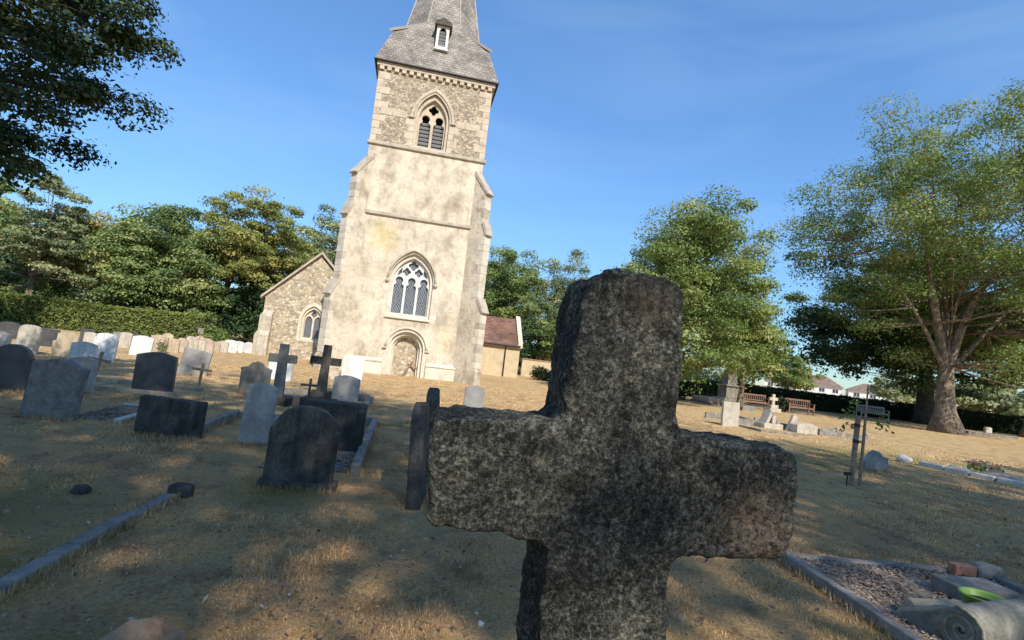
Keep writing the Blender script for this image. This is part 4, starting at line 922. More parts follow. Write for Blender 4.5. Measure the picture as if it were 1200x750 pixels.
headstone(-1.89, 5.25, .64, .79, 'round', 'moss_dark', 'black round topped headstone with rubbed pale edge and base slab', th=.1, rz=1, lean=1, base='moss_dark', baseh=.07)
headstone(-2.12, 6.95, .72, .64, 'flat', 'moss_dark', 'wide dark stained square stone behind the black round headstone', th=.3, rz=1, lean=1, base='kerb', baseh=.05)
headstone(-6.54, 15.54, .65, .68, 'segment', 'white_stone', 'white headstone half hidden behind the weathered stone cross', th=.1)
hs = headstone(-.72, 5.25, .6, .95, 'arch', 'moss_dark', 'dark headstone seen edge on beside the great cross', th=.13, rz=82, lean=0, tilt=-4)
headstone(-.85, 6.9, .6, .98, 'arch', 'moss_dark', 'taller dark headstone seen edge on behind another thin dark stone', th=.13, rz=82, tilt=-3)
headstone(-.75, 13.92, .51, .62, 'segment', 'bluegrey', 'pale blue grey headstone alone on the lawn behind the great cross', th=.1)
# kerbs round the crosses
kerb_set('grave_kerb', -2.6, 5.7, TH+R(.5), 1.15, 3.9, 'kerb', 'long grey kerb with dark gravel beside the black round headstone', sides='RB', nb=3, fill=1200)
kerb_set('grave_kerb', -4.0, 7.0, TH, .8, 1.7, 'kerb', 'mossy grey kerb behind the low black slab', sides='LRB', nb=2)
kerb_set('grave_kerb', -5.85, 7.15, TH, .75, 1.5, 'pale_kerb', 'pale kerb full of white gravel beside the rough textured headstone', sides='RB', nb=2, fill=2200, kh=.06)
kerb_set('grave_kerb', -8.3, 9.7, TH, 2.3, 1.4, 'beige', 'sunlit low kerb running past the dark granite headstone', sides='FB', nb=3, kh=.08)
kerb_set('grave_kerb', -5.0, 11.0, TH, 2.2, 1.7, 'kerb', 'dark low kerb enclosing the two tall stone crosses', sides='FRB', nb=3, kh=.16)
# sunlit stones towards the hedge
far = [(-13.77, 15.33, .56, .82, 'shoulder', 'pale', 'tall pale limestone headstone with arched top near the left hedge', 3),
       (-13.75, 14.4, .62, .6, 'segment', 'grey', 'low grey headstone with curved top beside the tall pale one', 1),
       (-12.9, 15.62, .54, .72, 'ogee', 'beige', 'beige sandstone headstone beside the low white one', 4),
       (-13.35, 15.9, .3, .42, 'flat', 'pink', 'small low pinkish stone beside the beige sandstone headstone', 0),
       (-15.99, 18.54, .62, .62, 'flat', 'dark', 'square dark headstone behind the tall pale one', 2),
       (-15.2, 18.4, .4, .55, 'segment', 'bluegrey', 'narrow slate headstone beside the square dark one', 0),
       (-18.76, 20.01, .83, .62, 'segment', 'dark', 'broad dark headstone in the shade of the left hedge', 1),
       (-17.4, 19.3, .5, .6, 'segment', 'bluegrey', 'grey slate headstone in the hedge shade beside the broad dark one', 1),
       (-17.08, 21.65, .55, .62, 'flat', 'dark', 'dark polished headstone between the beige and white stones', 1),
       (-16.4, 20.9, .4, .55, 'segment', 'pale', 'little pale headstone touching the dark polished one', 3),
       (-16.0, 22.3, .45, .66, 'segment', 'pale', 'slim pale headstone behind the bright white shouldered one', 3),
       (-17.49, 23.95, .46, .58, 'segment', 'bluegrey', 'small slate headstone against the middle of the left hedge', 0),
       (-16.84, 24.12, .66, .58, 'arch', 'dark', 'dark round topped headstone with pale rim before the hedge', 2),
       (-13.11, 19.11, .67, .71, 'segment', 'white_stone', 'white marble headstone beside the dark granite one', 4),
       (-14.33, 21.88, .66, .72, 'segment', 'beige', 'beige headstone with red flowers at its side', 3)]
for (x, y, w_, h_, kd, mt, lb, ln) in far: headstone(x, y, w_, h_, kd, mt, lb, th=.1, lean=ln, rz=random.uniform(-5, 5))
row = [(-14.38, 22.9, .5, .6, 'beige'), (-14.5, 23.7, .48, .62, 'pink'), (-14.46, 24.4, .47, .58, 'pale'), (-14.42, 25.0, .45, .56, 'pale'), (-14.52, 25.7, .66, .62, 'pink'), (-14.6, 26.6, .5, .55, 'beige'), (-14.66, 27.4, .52, .6, 'pale'),
       (-14.6, 28.1, .62, .66, 'white_stone'), (-14.55, 28.8, .5, .62, 'white_stone'), (-14.35, 29.5, .6, .6, 'white_stone'), (-14.2, 30.3, .4, .58, 'pale')]
for i, (x, y, w_, h_, mt) in enumerate(row):
    headstone(x, y, w_, h_, ['segment', 'arch', 'ogee', 'segment'][i % 4], mt, 'small sunlit '+{'beige': 'beige', 'pink': 'pinkish', 'pale': 'cream', 'white_stone': 'bright white'}[mt]+' headstone in the close row leading to the aisle wall', th=.1, lean=random.uniform(0, 4), rz=random.uniform(-6, 6), group='row of small headstones by the aisle')
back = [(-17.6, 27.5, .55, .65, 'beige'), (-17.0, 28.6, .5, .6, 'pale'), (-17.5, 30.2, .6, .62, 'pink'), (-16.6, 29.4, .45, .55, 'beige')]
for i, (x, y, w_, h_, mt) in enumerate(back):
    headstone(x, y, w_, h_, ['arch', 'segment'][i % 2], mt, 'small '+{'beige': 'beige', 'pink': 'pinkish', 'pale': 'cream'}[mt]+(' round topped' if i % 2 == 0 else ' curved')+' headstone behind the close row, at the foot of the trees', th=.1, lean=random.uniform(0, 4), group='small headstones under the trees')
headstone(-6.3, 19.6, .35, .35, 'flat', 'beige', 'tiny low beige marker stone near the aisle corner', th=.1)
headstone(-5.9, 18.6, .3, .3, 'segment', 'pale', 'tiny pale marker stone beside the dark stepped cross', th=.1)
s_ = empty('marker_post', (-16.0, 27.6, 0), TH, 'thin post with a small plate standing among the small headstones', 'post')
MB().tube([(0, 0, -.1), (0, 0, .8)], .025, 6).build('post', MT['wood'], s_); box('plate', MT['weather'], s_, -.14, .14, -.02, .02, .8, 1.1, .02)

def flowers(x, y, label, n=50, r=.16, h=.25, mats=('flower_red', 'flower_white'), pot=None, group=None, z0=0):
    root = empty('flower_bunch', (x, y, gz(x, y)+z0), 0, label, 'flowers', group); rd = random.Random(int(x*100))
    P = np.array([(rd.gauss(0, r*.5), rd.gauss(0, r*.5), h*rd.uniform(.3, .9)) for _ in range(n*2)])
    finish('foliage', leaf_mesh('foliage', P, rng.normal(size=(len(P), 3)), np.full(len(P), .05), rng.uniform(0, 1, len(P))), MT['leaf_fresh'], root)
    for m_ in mats:
        P = np.array([(rd.gauss(0, r*.5), rd.gauss(0, r*.5), h*rd.uniform(.6, 1.1)) for _ in range(n)])
        finish('blooms', leaf_mesh('blooms', P, rng.normal(size=(len(P), 3)), np.full(len(P), .035), rng.uniform(0, 1, len(P))), MT[m_], root)
    return root
flowers(-14.0, 21.6, 'red flowers against the beige headstone before the hedge', h=.5, r=.25)

# -- right-hand side
headstone(7.67, 17.93, .6, .8, 'flat', 'pale', 'upright pale rectangular slab in the sun beside the low broken tombs', th=.12, lean=-1)
def obelisk():
    root = empty('stone_obelisk', (14.73, 34.98, 0), TH, 'tall grey stone obelisk memorial on a stepped base before the hedge', 'monument')
    z = 0
    for i, (s_, h_) in enumerate(((2.0, .2), (1.5, .2))): box('step', MT['weather'], root, -s_/2, s_/2, -s_/2, s_/2, z-(.1 if i == 0 else 0), z+h_, .02); z += h_+.001
    box('pedestal', MT['weather'], root, -.5, .5, -.5, .5, z, z+.75, .03); z += .751
    box('cap', MT['weather'], root, -.6, .6, -.6, .6, z, z+.1, .03); z += .101
    a, b, h_ = .36, .26, 1.5
    MB().add([(sx*a, sy*a, z) for sx, sy in ((-1,-1),(1,-1),(1,1),(-1,1))]+[(sx*b, sy*b, z+h_) for sx, sy in ((-1,-1),(1,-1),(1,1),(-1,1))]+[(0, 0, z+h_+.35)],
             [(3,2,1,0),(0,1,5,4),(1,2,6,5),(2,3,7,6),(3,0,4,7),(4,5,8),(5,6,8),(6,7,8),(7,4,8)]).build('shaft', MT['weather'], root, bevel=.02)
obelisk()
def broken_tomb():
    root = empty('broken_tomb', (9.53, 19.06, gz(9.5, 19)), TH, 'pale tomb with two slabs leaning together like a letter A on a base', 'tomb')
    box('base', MT['pale'], root, -.38, .38, -.3, .3, -.1, .18, .02)
    for (x0, a, l, mt) in ((-.2, 24, .5, 'pale'), (.2, -30, .48, 'weather')):
        o = box('leaning_slab', MT[mt], root, -.06, .06, -.2, .2, 0, l, .015); o.location = (x0, 0, .17); o.rotation_euler = (0, R(a), 0)
    o = box('upright_slab', MT['pale'], root, -.07, .07, -.1, .1, .18, .46, .015); o.location = (.06, -.12, 0)
broken_tomb()
t_ = headstone(10.51, 18.56, .8, .36, 'segment', 'pale', 'low pale round backed tomb block with a fallen scroll leaning on it', th=.4, name='tomb_block', cat='tomb', bevel=.03)
s_ = empty('stone_scroll', (10.1, 18.75, .0), TH, 'pale carved stone fragment propped on the low round backed tomb', 'stone')
MB().box(-.1, .1, -.07, .07, -.05, .6).build('carved_block', MT['pale'], s_, bevel=.03).rotation_euler = (0, R(22), 0)
kerb_set('grave_kerb', 7.95, 19.0, TH, 1.4, 1.5, 'weather', 'dark kerb between the pale slab and the leaning tomb', sides='FRB', nb=2, kh=.2)
kerb_set('grave_kerb', 9.95, 19.1, TH, .5, 1.6, 'weather', 'short dark kerb between the two broken tombs', sides='FB', nb=1, kh=.22)
kerb_set('grave_kerb', 11.0, 18.4, TH-R(3), 1.9, 1.5, 'weather', 'grey kerb with corner blocks running on past the round backed tomb', sides='FB', nb=2, kh=.16, posts=True)
kerb_set('grave_kerb', 8.3, 17.0, TH, 1.7, 1.2, 'weather', 'flat grey kerb in the grass before the pale upright slab', sides='FL', nb=2, kh=.08)
cross(15.88, 31.41, .55, .62, .17, 'pale', 'small pale stone cross on a stone mound beside the brown bench', th=.14, az=.26, steps=((.75, .6, .2), (.5, .4, .2)))
def bench(x, y, rz, w_, mat, label, h=.88):
    root = empty('garden_bench', (x, y, gz(x, y)), rz, label, 'bench'); hw = w_/2
    for sx in (-1, 1):
        a = sx*(hw-.04)
        box('leg', MT[mat], root, a-.035, a+.035, -.28, -.21, -.02, .62, .005); box('leg', MT[mat], root, a-.035, a+.035, .2, .27, -.02, h, .005)
        box('armrest', MT[mat], root, a-.045, a+.045, -.31, .199, .621, .66, .008)
    for i in range(5): box('seat_slat', MT[mat], root, -hw+.01, hw-.01, -.27+i*.095, -.27+i*.095+.075, .4, .43, .004)
    box('top_rail', MT[mat], root, -hw+.08, hw-.08, .21, .26, h-.1, h-.01, .005); box('lower_rail', MT[mat], root, -hw+.08, hw-.08, .21, .26, .47, .53, .005)
    n = int(w_/.14)
    for i in range(n):
        x_ = -hw+.14+(w_-.28)*i/(n-1); box('back_slat', MT[mat], root, x_-.025, x_+.025, .222, .245, .531, h-.101, .003)
    box('apron', MT[mat], root, -hw+.08, hw-.08, -.27, -.245, .33, .4, .004)
    return root
bench(15.6, 33.2, TH-R(8), 1.7, 'brownwood', 'dark brown wooden bench before the hedge beside the obelisk')
bench(18.0, 32.4, TH-R(8), 1.6, 'brownwood', 'reddish wooden garden bench beside the small clipped shrub')
bench(27.0, 38.9, TH-R(6), 2.2, 'greywood', 'silver grey wooden bench against the dark hedge near the big tree')
# chest tomb lit by the sun, by the obelisk
s_ = empty('chest_tomb', (12.3, 32.2, 0), TH, 'low pinkish ledger tomb lying in the sun before the hedge', 'tomb')
box('base', MT['weather'], s_, -.55, .55, -1.0, 1.0, -.1, .15, .02); box('ledger', MT['pink'], s_, -.48, .48, -.92, .92, .151, .42, .03)
headstone(16.2, 36.0, .6, .8, 'segment', 'weather', 'grey headstone in the hedge shade behind the brown bench', th=.12)
headstone(13.3, 29.0, .8, .3, 'segment', 'weather', 'low grey curved stone lying on the grass beside the obelisk', th=.3)
# slate stone and kerbs in the lawn on the right
headstone(7.84, 11.12, .62, .42, 'peak', 'bluegrey', 'low slate headstone with sloping shoulders behind the staked sapling', th=.12, lean=-6, rz=6)
def kerbline(pts, mat, label, kw=.16, kh=.1):
    x, y = pts[0]; root = empty('kerb_line', (x, y, gz(x, y)), 0, label, 'kerb')
    for i in range(len(pts)-1):
        (x0, y0), (x1, y1) = pts[i], pts[i+1]; L = math.hypot(x1-x0, y1-y0)
        o = MB().box(0, L-.03, -kw/2, kw/2, -.08, kh).build('kerb_stone', MT[mat], root, bevel=.02); o.location = (x0-x, y0-y, 0); o.rotation_euler = (0, 0, math.atan2(y1-y0, x1-x0))
    return root
kerbline([(10.27, 13.0), (10.45, 12.45), (10.6, 11.95), (10.8, 11.55), (11.1, 11.2)], 'pale_kerb', 'sunlit broken line of low pale kerb stones in the lawn')
for (x, y, s_, lb) in ((10.05, 13.25, .16, 'small pale rounded stone at the end of the broken kerb line'), (10.75, 12.3, .12, 'small mossy boulder behind the broken kerb line'), (12.2, 12.1, .15, 'small pale boulder past the flowers on the lawn'), (11.0, 12.9, .1, 'little white stone on the sunlit lawn beside the flowers')):
    bm = bmesh.new(); bmesh.ops.create_icosphere(bm, subdivisions=3, radius=s_)
    for v in bm.verts: v.co *= 1+.35*noise.noise(v.co*9+Vector((x, y, 0))); v.co.z *= .7
    me = bpy.data.meshes.new('boulder'); bm.to_mesh(me); o = finish('boulder', me, MT['pale_kerb'], smooth=True); o.location = (x, y, gz(x, y)+s_*.35); tag(o, lb, 'stone')
headstone(11.5, 12.0, .75, .16, 'segment', 'weather', 'flat grey tablet lying beside the pot of flowers on the lawn', th=.7, name='grave_tablet', cat='tablet')
flowers(11.45, 12.6, 'dark red and white flowers growing beside the flat grey tablet', n=70, r=.3, h=.28)
kerb_set('grave_kerb', 30.3, 31.2, TH+R(70), .7, 2.6, 'weather', 'distant low kerb by the hedge beyond the big tree', sides='LRBF', nb=2, kh=.18)
headstone(31.4, 34.4, .5, .45, 'segment', 'pale', 'small pale headstone by the distant kerb beyond the big tree', th=.15)

# -- staked sapling
def rodpart(name, p0, p1, r, mat, root, n=8): return MB().tube([p0, p1], r, n).build(name, MT[mat], root)
s_ = empty('tree_stake', (5.98, 9.03, 0), TH, 'thick leaning wooden stake with a crossbar beside the sapling', 'stake')
rodpart('post', (0, 0, -.1), (.06, 0, 1.16), .042, 'wood', s_); box('crossbar', MT['wood'], s_, .03, .2, -.03, .03, .71, .75, .004)
for zz in (.73, 1.0): MB().tube([(.04, 0, zz-.03), (.045, 0, zz+.03)], .05, 8).build('tie', MT['black'], s_)
s_ = empty('sapling', (6.14, 9.05, 0), 0, 'thin young tree with a few drooping leaves tied to a stake', 'tree')
mb = MB(); mb.tube([(0, 0, -.1), (.02, 0, .8), (.05, .02, 1.7)], [.03, .024, .012], 8)
tw = [((.04, 0, 1.1), (.5, .05, 1.0)), ((.03, 0, .98), (-.3, .1, .93)), ((.05, 0, 1.3), (.35, -.1, 1.12)), ((.05, 0, 1.45), (-.28, 0, 1.38)), ((.05, 0, 1.55), (.2, .1, 1.7)), ((.04, 0, 1.2), (-.42, -.1, 1.15))]
for i, (a, b) in enumerate(tw): limb(mb, a, b, .008, .003, sag=-.2, n=5, sides=4, seed=i)
mb.build('trunk', MT['wood'], s_)
P = []
for (a, b) in tw:
    for i in range(13): t = random.uniform(.35, 1.05); P.append(Vector(a).lerp(Vector(b), t)+Vector((random.gauss(0, .03), random.gauss(0, .03), random.gauss(0, .05))))
P = np.array(P); finish('crown', leaf_mesh('crown', P, rng.normal(size=(len(P), 3))+np.array([0, 0, .3]), np.full(len(P), .045), rng.uniform(0, 1, len(P))), MT['leaf_wispy'], s_)
s_ = empty('plant_label', (5.86, 8.95, 0), TH, 'small black plate on a short stem at the foot of the stake', 'label')
rodpart('stem', (0, 0, -.05), (0, 0, .2), .012, 'black', s_); box('plate', MT['black'], s_, -.06, .08, -.02, .02, .16, .22, .01)

# -- kerbs and stones in the foreground
kerb_set('grave_kerb', -2.44, 2.2, R(7.5), .14, 2.4, 'kerb', 'weathered grey kerb stones half sunk in grass near the brown rock', sides='L', kw=.1, nb=4, kh=.035)
o = MB().box(-.09, .09, -.07, .07, -.05, .1).build('kerb_end_stone', MT['moss_dark'], None, bevel=.03); o.location = (-2.66, 4.66, gz(-2.66, 4.66)); tag(o, 'dark lump of stone at the far end of the sunken kerb', 'stone')
def boulder(name, x, y, s_, mat, label, cat='stone', sq=(1, 1, .7), seed=0, z=.3):
    bm = bmesh.new(); bmesh.ops.create_icosphere(bm, subdivisions=4, radius=1)
    for v in bm.verts:
        c = v.co.copy(); v.co *= 1+.3*noise.noise(c*1.3+Vector((seed, 0, 0)))+.08*noise.noise(c*5+Vector((seed, 3, 0)))
        v.co = Vector((max(-.82, min(.82, v.co.x))*sq[0], max(-.8, min(.8, v.co.y))*sq[1], max(-.8, min(.85, v.co.z))*sq[2]))*s_
    me = bpy.data.meshes.new(name); bm.to_mesh(me); o = finish(name, me, MT[mat], smooth=True); o.location = (x, y, gz(x, y)+s_*z); return tag(o, label, cat)
bm = bmesh.new()
for p_ in ((-.19, -.1, -.05), (.17, -.12, -.05), (.2, .1, -.05), (-.16, .13, -.05), (-.12, -.07, .09), (-.02, -.02, .17), (.06, .02, .175), (.17, -.06, .12), (.18, .07, .1), (-.07, .09, .1), (.02, -.13, .06)): bm.verts.new(p_)
bmesh.ops.convex_hull(bm, input=bm.verts); bmesh.ops.subdivide_edges(bm, edges=bm.edges[:], cuts=4, use_grid_fill=True)
for v in bm.verts: v.co *= 1+.09*noise.noise(v.co*9)
me = bpy.data.meshes.new('rock'); bm.to_mesh(me); o = finish('rock', me, MT['rock']); o.location = (-1.5, 2.45, gz(-1.5, 2.45)); tag(o, 'brown angular rock lying on the grass beside the sunken kerb', 'stone')
boulder('stone_lump', -3.33, 4.42, .07, 'moss_dark', 'small black lump of stone in the grass beyond the sunken kerb', seed=2)
boulder('stone_chip', .02, 3.05, .02, 'white_stone', 'little white stone chip among the sun flecks on the grass', seed=9)
gk = kerb_set('grave_kerb', 2.68, 2.55, R(3), 1.95, 2.25, 'kerb', 'old grave kerb filled with gravel, holding broken stones and a green bowl', sides='LRB', nb=3, kw=.08, kh=.065, fill=1500, posts=False)
s_ = empty('fallen_column', (2.97, 3.36, 0), 0, 'fallen carved stone with spiral scroll end lying in the kerbed grave', 'carved stone')
def column():
    # a fallen stone bracket: a thick scroll drum with the scroll's tail sweeping off to one side
    V = []; m = MB(); L = 1.1; r0 = .138; n = 32
    rings = [(0, .02), (.0, r0*.93), (.02, r0), (.3, r0*1.0), (.6, r0*.97), (L, r0*.95), (L, .02)]
    for (x, r) in rings:
        for k in range(n): V.append((r*math.cos(2*math.pi*k/n), x, r*math.sin(2*math.pi*k/n)))
    F = [(i*n+k, (i+1)*n+k, (i+1)*n+(k+1) % n, i*n+(k+1) % n) for i in range(len(rings)-1) for k in range(n)]
    b = m.add(V, F).build('drum', MT['mossy'], s_, bevel=.008); b.location = (0, 0, .14); b.rotation_euler = (0, 0, R(-68))
    sp_ = [(.014+.0082*t, t*1.0) for t in [i*.45 for i in range(33)]]
    MB().tube([(r*math.cos(a), -.004, r*math.sin(a)) for r, a in sp_], .011, 6).build('spiral', MT['mossy'], b, smooth=True)
    tl = MB().plate([(.05, -.16), (.05, .15), (-.06, .15), (-.2, .06), (-.34, .0), (-.46, -.06), (-.5, -.12), (-.46, -.16)][::-1], [], .02, .3).build('scroll_tail', MT['mossy'], s_, bevel=.03); tl.location = (0, 0, .14); tl.scale = (.85, 1, .82); tl.rotation_euler = (0, 0, R(-68))
column()
s_ = empty('stone_cylinder', (2.95, 3.76, 0), R(10), 'short pale stone cylinder lying on the gravel behind the carved scroll', 'stone')
MB().tube([(0, 0, .09), (.55, -.02, .1)], .06, 18).build('drum', MT['beige'], s_, bevel=.01)
s_ = empty('stone_block', (3.85, 4.25, 0), R(5), 'flat bluish stone block lying on the gravel behind the green bowl', 'stone')
box('block', MT['kerb'], s_, -.26, .22, -.15, .14, .02, .15, .015)
s_ = empty('green_bowl', (3.5, 3.8, .08), 0, 'lime green plastic bowl holding dark soil on the gravel', 'bowl')
MT['lime'] = plain('lime_plastic', (.27,.42,.07), .45, .12)
MB().lathe([(.075, 0), (.125, .12), (.138, .125), (.14, .135), (.126, .135), (.118, .12), (.07, .02)], 32).build('bowl', MT['lime'], s_, smooth=True)
MB().lathe([(.001, .1), (.1, .095), (.102, .085), (.001, .085)], 24).build('soil', MT['voiddark'], s_)
s_ = empty('paving_slab', (4.1, 4.0, .03), R(-5), 'thin grey slab lying on the gravel beside the green bowl', 'slab'); box('slab', MT['kerb'], s_, -.3, .3, -.2, .2, .01, .07, .01)
s_ = empty('red_brick', (4.2, 4.78, .02), R(4), 'single red brick lying against the back of the old grave kerb', 'brick'); box('body', MT['brick'], s_, -.1, .1, -.045, .045, 0.02, .11, .008)
boulder('capping_stone', 4.45, 4.82, .16, 'weather', 'grey wedge of stone on the corner of the old grave kerb', seed=6, sq=(1, .7, .8))

# ---------------------------------------------------------------- fallen leaves
def litter(n=10000):
    r = np.exp(rng.uniform(np.log(1.4), np.log(15), n)); a = rng.uniform(-R(60), R(60), n); X = r*np.sin(a); Y = r*np.cos(a)
    m = 700; u_ = rng.uniform(.1, 1.85, m); w_ = rng.uniform(.1, 2.15, m)   # and drifted into the kerbed grave
    P = np.stack([X, Y, np.array([gz(x, y) for x, y in zip(X, Y)])+.03], 1)
    P = np.concatenate([P, np.stack([2.68+u_*math.cos(R(3))-w_*math.sin(R(3)), 2.55+u_*math.sin(R(3))+w_*math.cos(R(3)), np.full(m, .055)], 1)]); n += m
    nr = rng.normal(size=(n, 3))*.45+np.array([0, 0, 1.])
    tag(finish('fallen_leaves', leaf_mesh('fallen_leaves', P, nr, np.where(rng.uniform(0, 1, n) < .1, .025, .012), np.clip(rng.normal(.5, .3, n), 0, 1)), MT['litter']), 'dry brown leaves scattered over the shaded grass', 'leaves', kind='stuff')
make_grass(); litter()

# ---------------------------------------------------------------- hedges and trees
hedge('left_hedge', 'clipped green hedge behind the white headstones at the left', (-46, 29.6), (-19.0, 33.8), 1.75, 1.6, 'leaf_hedge', 300, .075, 11)
hedge('long_hedge', 'long dark clipped hedge behind the benches and the obelisk', (8.5, 40.5), (31.0, 42.2), 1.28, 1.4, 'leaf_yew', 260, .08, 13)
hedge('east_hedge', 'dark hedge beyond the trunk of the big tree', (31.3, 42.2), (44.0, 33.5), 1.28, 1.4, 'leaf_yew', 260, .08, 14)

# left background
tree('pine_tree', 'grey green pine at the far left behind the left hedge', 'tree', (-31.3, 34.6), 9, .3, (0, 0, 5.2, 3.4, 3.0, 4.6), 'leaf_grey', nclump=130, lpc=260, leaf=.09, crad=.75, flat=.45, seed=21, low=-.5)
tree('golden_tree', 'golden brown leaved tree behind the green maple', 'tree', (-31.2, 39.5), 8.5, .25, (0, 0, 4.6, 4.2, 3.4, 3.9), 'leaf_gold', nclump=120, lpc=240, leaf=.11, crad=.95, flat=.5, seed=22)
tree('maple_tree', 'broad bright green maple with layered foliage behind the left hedge', 'tree', (-24.4, 36.2), 9.5, .3, (0, 0, 4.6, 4.6, 4.0, 4.6), 'leaf_green', nclump=230, lpc=300, leaf=.095, crad=1.05, flat=.55, rough=.22, seed=23, low=-.85)
tree('olive_tree', 'tall olive tinted tree with bare leaning trunk left of the church', 'tree', (-22.5, 39.6), 11.5, .36, (1.9, 0, 7.0, 4.6, 4.0, 4.6), 'leaf_olive', nclump=190, lpc=290, leaf=.095, flat=.55, rough=.24, seed=24, lean=(.5, 0), fork=3.4, crad=.9)
tree('young_olive_tree', 'smaller olive green tree close behind the aisle gable', 'tree', (-18.6, 43.5), 9.5, .25, (0, 0, 5.0, 3.4, 3.2, 4.2), 'leaf_olive', nclump=100, lpc=160, leaf=.12, flat=.5, seed=25)
tree('ash_tree', 'blue green tree rising between aisle roof and tower', 'tree', (-20.2, 56.5), 14, .35, (0, 0, 8.6, 4.3, 4.0, 5.8), 'leaf_grey', nclump=140, lpc=170, leaf=.14, seed=26)
for i, (x, y, rx, rz_, lm) in enumerate(((-28.2, 36.0, 2.6, 3.4, 'leaf_grey'), (-31.5, 36.0, 2.6, 3.4, 'leaf_green'), (-22.2, 39.2, 2.6, 5.0, 'leaf_dark'), (-19.8, 40.0, 2.4, 5.4, 'leaf_dark'), (-17.5, 39.4, 2.4, 5.2, 'leaf_dark'), (-15.6, 41.0, 2.2, 5.0, 'leaf_dark'), (-25.2, 37.2, 2.4, 3.6, 'leaf_dark'), (-35.5, 36.5, 2.6, 3.6, 'leaf_hedge'))):
    bush('undergrowth_shrub', ['grey green shrub between the pine and the maple above the hedge', 'mid green shrub under the grey green pine', 'dark shrub at the foot of the leaning trunk', 'dark shrub filling the gap right of the leaning trunk', 'dark shrub beside the aisle wall under the olive tree', 'dark shrub hidden behind the aisle gable', 'dark shrub under the broad green maple', 'yellow green shrub left of the grey green pine'][i], 'shrub', (x, y), rx, 1.6, rz_, lm, 7000, .11, 'shrubs under the left trees', 40+i)
for i, (x, y, h_, lb) in enumerate(((-46, 50, 7.5, 'dark wood tree behind the grey green pine'), (-39, 52, 7.5, 'dark wood tree behind the golden brown tree'), (-32, 53, 7.5, 'dark wood tree behind the broad maple'), (-25.5, 53, 7.5, 'dark wood tree behind the leaning trunk'), (-42, 42, 6, 'low dark tree behind the shaded end of the left hedge'))):
    tree('wood_tree', lb, 'tree', (x, y), h_, .25, (0, 0, h_*.5, 4.2, 3.0, h_*.5), 'leaf_dark', nclump=90, lpc=100, leaf=.21, seed=120+i, low=-.97, group='dark trees at the back of the left wood')
bush('garden_shrub', 'light green shrub at the end of the left hedge', 'shrub', (-18.4, 33.4), 1.0, .9, 1.3, 'leaf_fresh', 2400, .08, None, 60)
# right of the tower
tree('holm_oak', 'dense dark green rounded evergreen behind the church porch', 'tree', (-.9, 58), 14, .4, (0, 0, 7.6, 4.4, 4.4, 6.2), 'leaf_fresh', nclump=190, lpc=260, leaf=.125, crad=1.1, seed=27, low=-.95, rough=.12, flat=.75)
tree('cypress_tree', 'feathery grey green conifer beside the dense evergreen', 'tree', (5.2, 50), 11.5, .3, (0, 0, 5.8, 3.2, 3.2, 5.8), 'leaf_grey', nclump=200, lpc=230, leaf=.09, crad=.95, seed=28, low=-.95, rough=.3, flat=.8)
tree('hazel_tree', 'low leafy tree filling the gap behind the porch end', 'tree', (3.2, 46.5), 6.5, .2, (0, 0, 3.2, 2.6, 2.6, 3.1), 'leaf_green', nclump=90, lpc=180, leaf=.1, seed=29, low=-.95)
w_ = empty('churchyard_wall', (1.6, 43.0, 0), TH, 'short ochre rendered wall beyond the porch end', 'wall'); box('wall', MT['porch'], w_, -.4, 2.6, 0, .3, -.1, 1.35, .02); box('coping', MT['brick'], w_, -.45, 2.65, -.05, .35, 1.351, 1.43, .01)
bush('tall_shrub', 'tall dark shrub in the gap between the porch and the ochre wall', 'shrub', (1.0, 46.0), 2.0, 1.8, 4.2, 'leaf_dark', 5200, .11, None, 62)
bush('rounded_shrub', 'dark rounded shrub with dry brown patch before the ochre wall', 'shrub', (2.65, 38.5), .95, .9, 1.1, 'leaf_yew', 2600, .07, None, 61)
# middle tree and what stands behind it
tree('lime_tree', 'bushy bright green tree with low branches behind the great cross', 'tree', (9.0, 28.6), 11.5, .3, (.7, 0, 5.7, 4.2, 4.0, 5.5), 'leaf_fresh', nclump=300, lpc=360, leaf=.078, crad=.95, flat=.7, rough=.16, seed=30, low=-.9, fork=1.6, limbs=9)
tree('weeping_tree', 'light green low tree drooping over the hedge behind the obelisk', 'tree', (13.3, 30.0), 5.5, .16, (0, 0, 3.7, 2.1, 2.0, 2.0), 'leaf_fresh', nclump=70, lpc=200, leaf=.09, crad=.75, seed=31, flat=.7, bark='bark')
tree('cedar_tree', 'dark blue green conifer behind the long hedge', 'tree', (25.5, 55), 7.5, .25, (0, 0, 4.2, 3.8, 3.0, 3.4), 'leaf_dark', nclump=90, lpc=180, leaf=.12, seed=32, low=-.9)
tree('field_tree', 'small pale green rounded tree beside the white houses', 'tree', (33.0, 62), 5, .2, (0, 0, 2.8, 3.0, 2.6, 2.6), 'leaf_fresh', nclump=70, lpc=160, leaf=.13, seed=33, low=-.9)
for i, (x, y, rx, rz_) in enumerate(((13, 48, 3, 2.6), (18, 50, 3, 2.8), (21.5, 51, 2.5, 2.6), (9.5, 47, 2.4, 3.0))):
    bush('far_shrub', ['green shrub behind the hedge beside the obelisk', 'grey green shrub behind the hedge beyond the brown benches', 'green shrub behind the hedge near the dark conifer', 'grey green shrub behind the hedge under the bushy tree'][i], 'shrub', (x, y), rx, 2, rz_, ['leaf_green', 'leaf_grey'][i % 2], 3600, .13, 'shrubs behind the long hedge', 70+i)
bush('clipped_shrub', 'small round clipped dark shrub between the two brown benches', 'shrub', (17.0, 32.6), .55, .5, .95, 'leaf_yew', 1800, .06, None, 80)
bush('corner_shrub', 'small dark shrub at the near end of the long hedge', 'shrub', (11.0, 33.6), .8, .8, 1.3, 'leaf_yew', 2200, .07, None, 81)
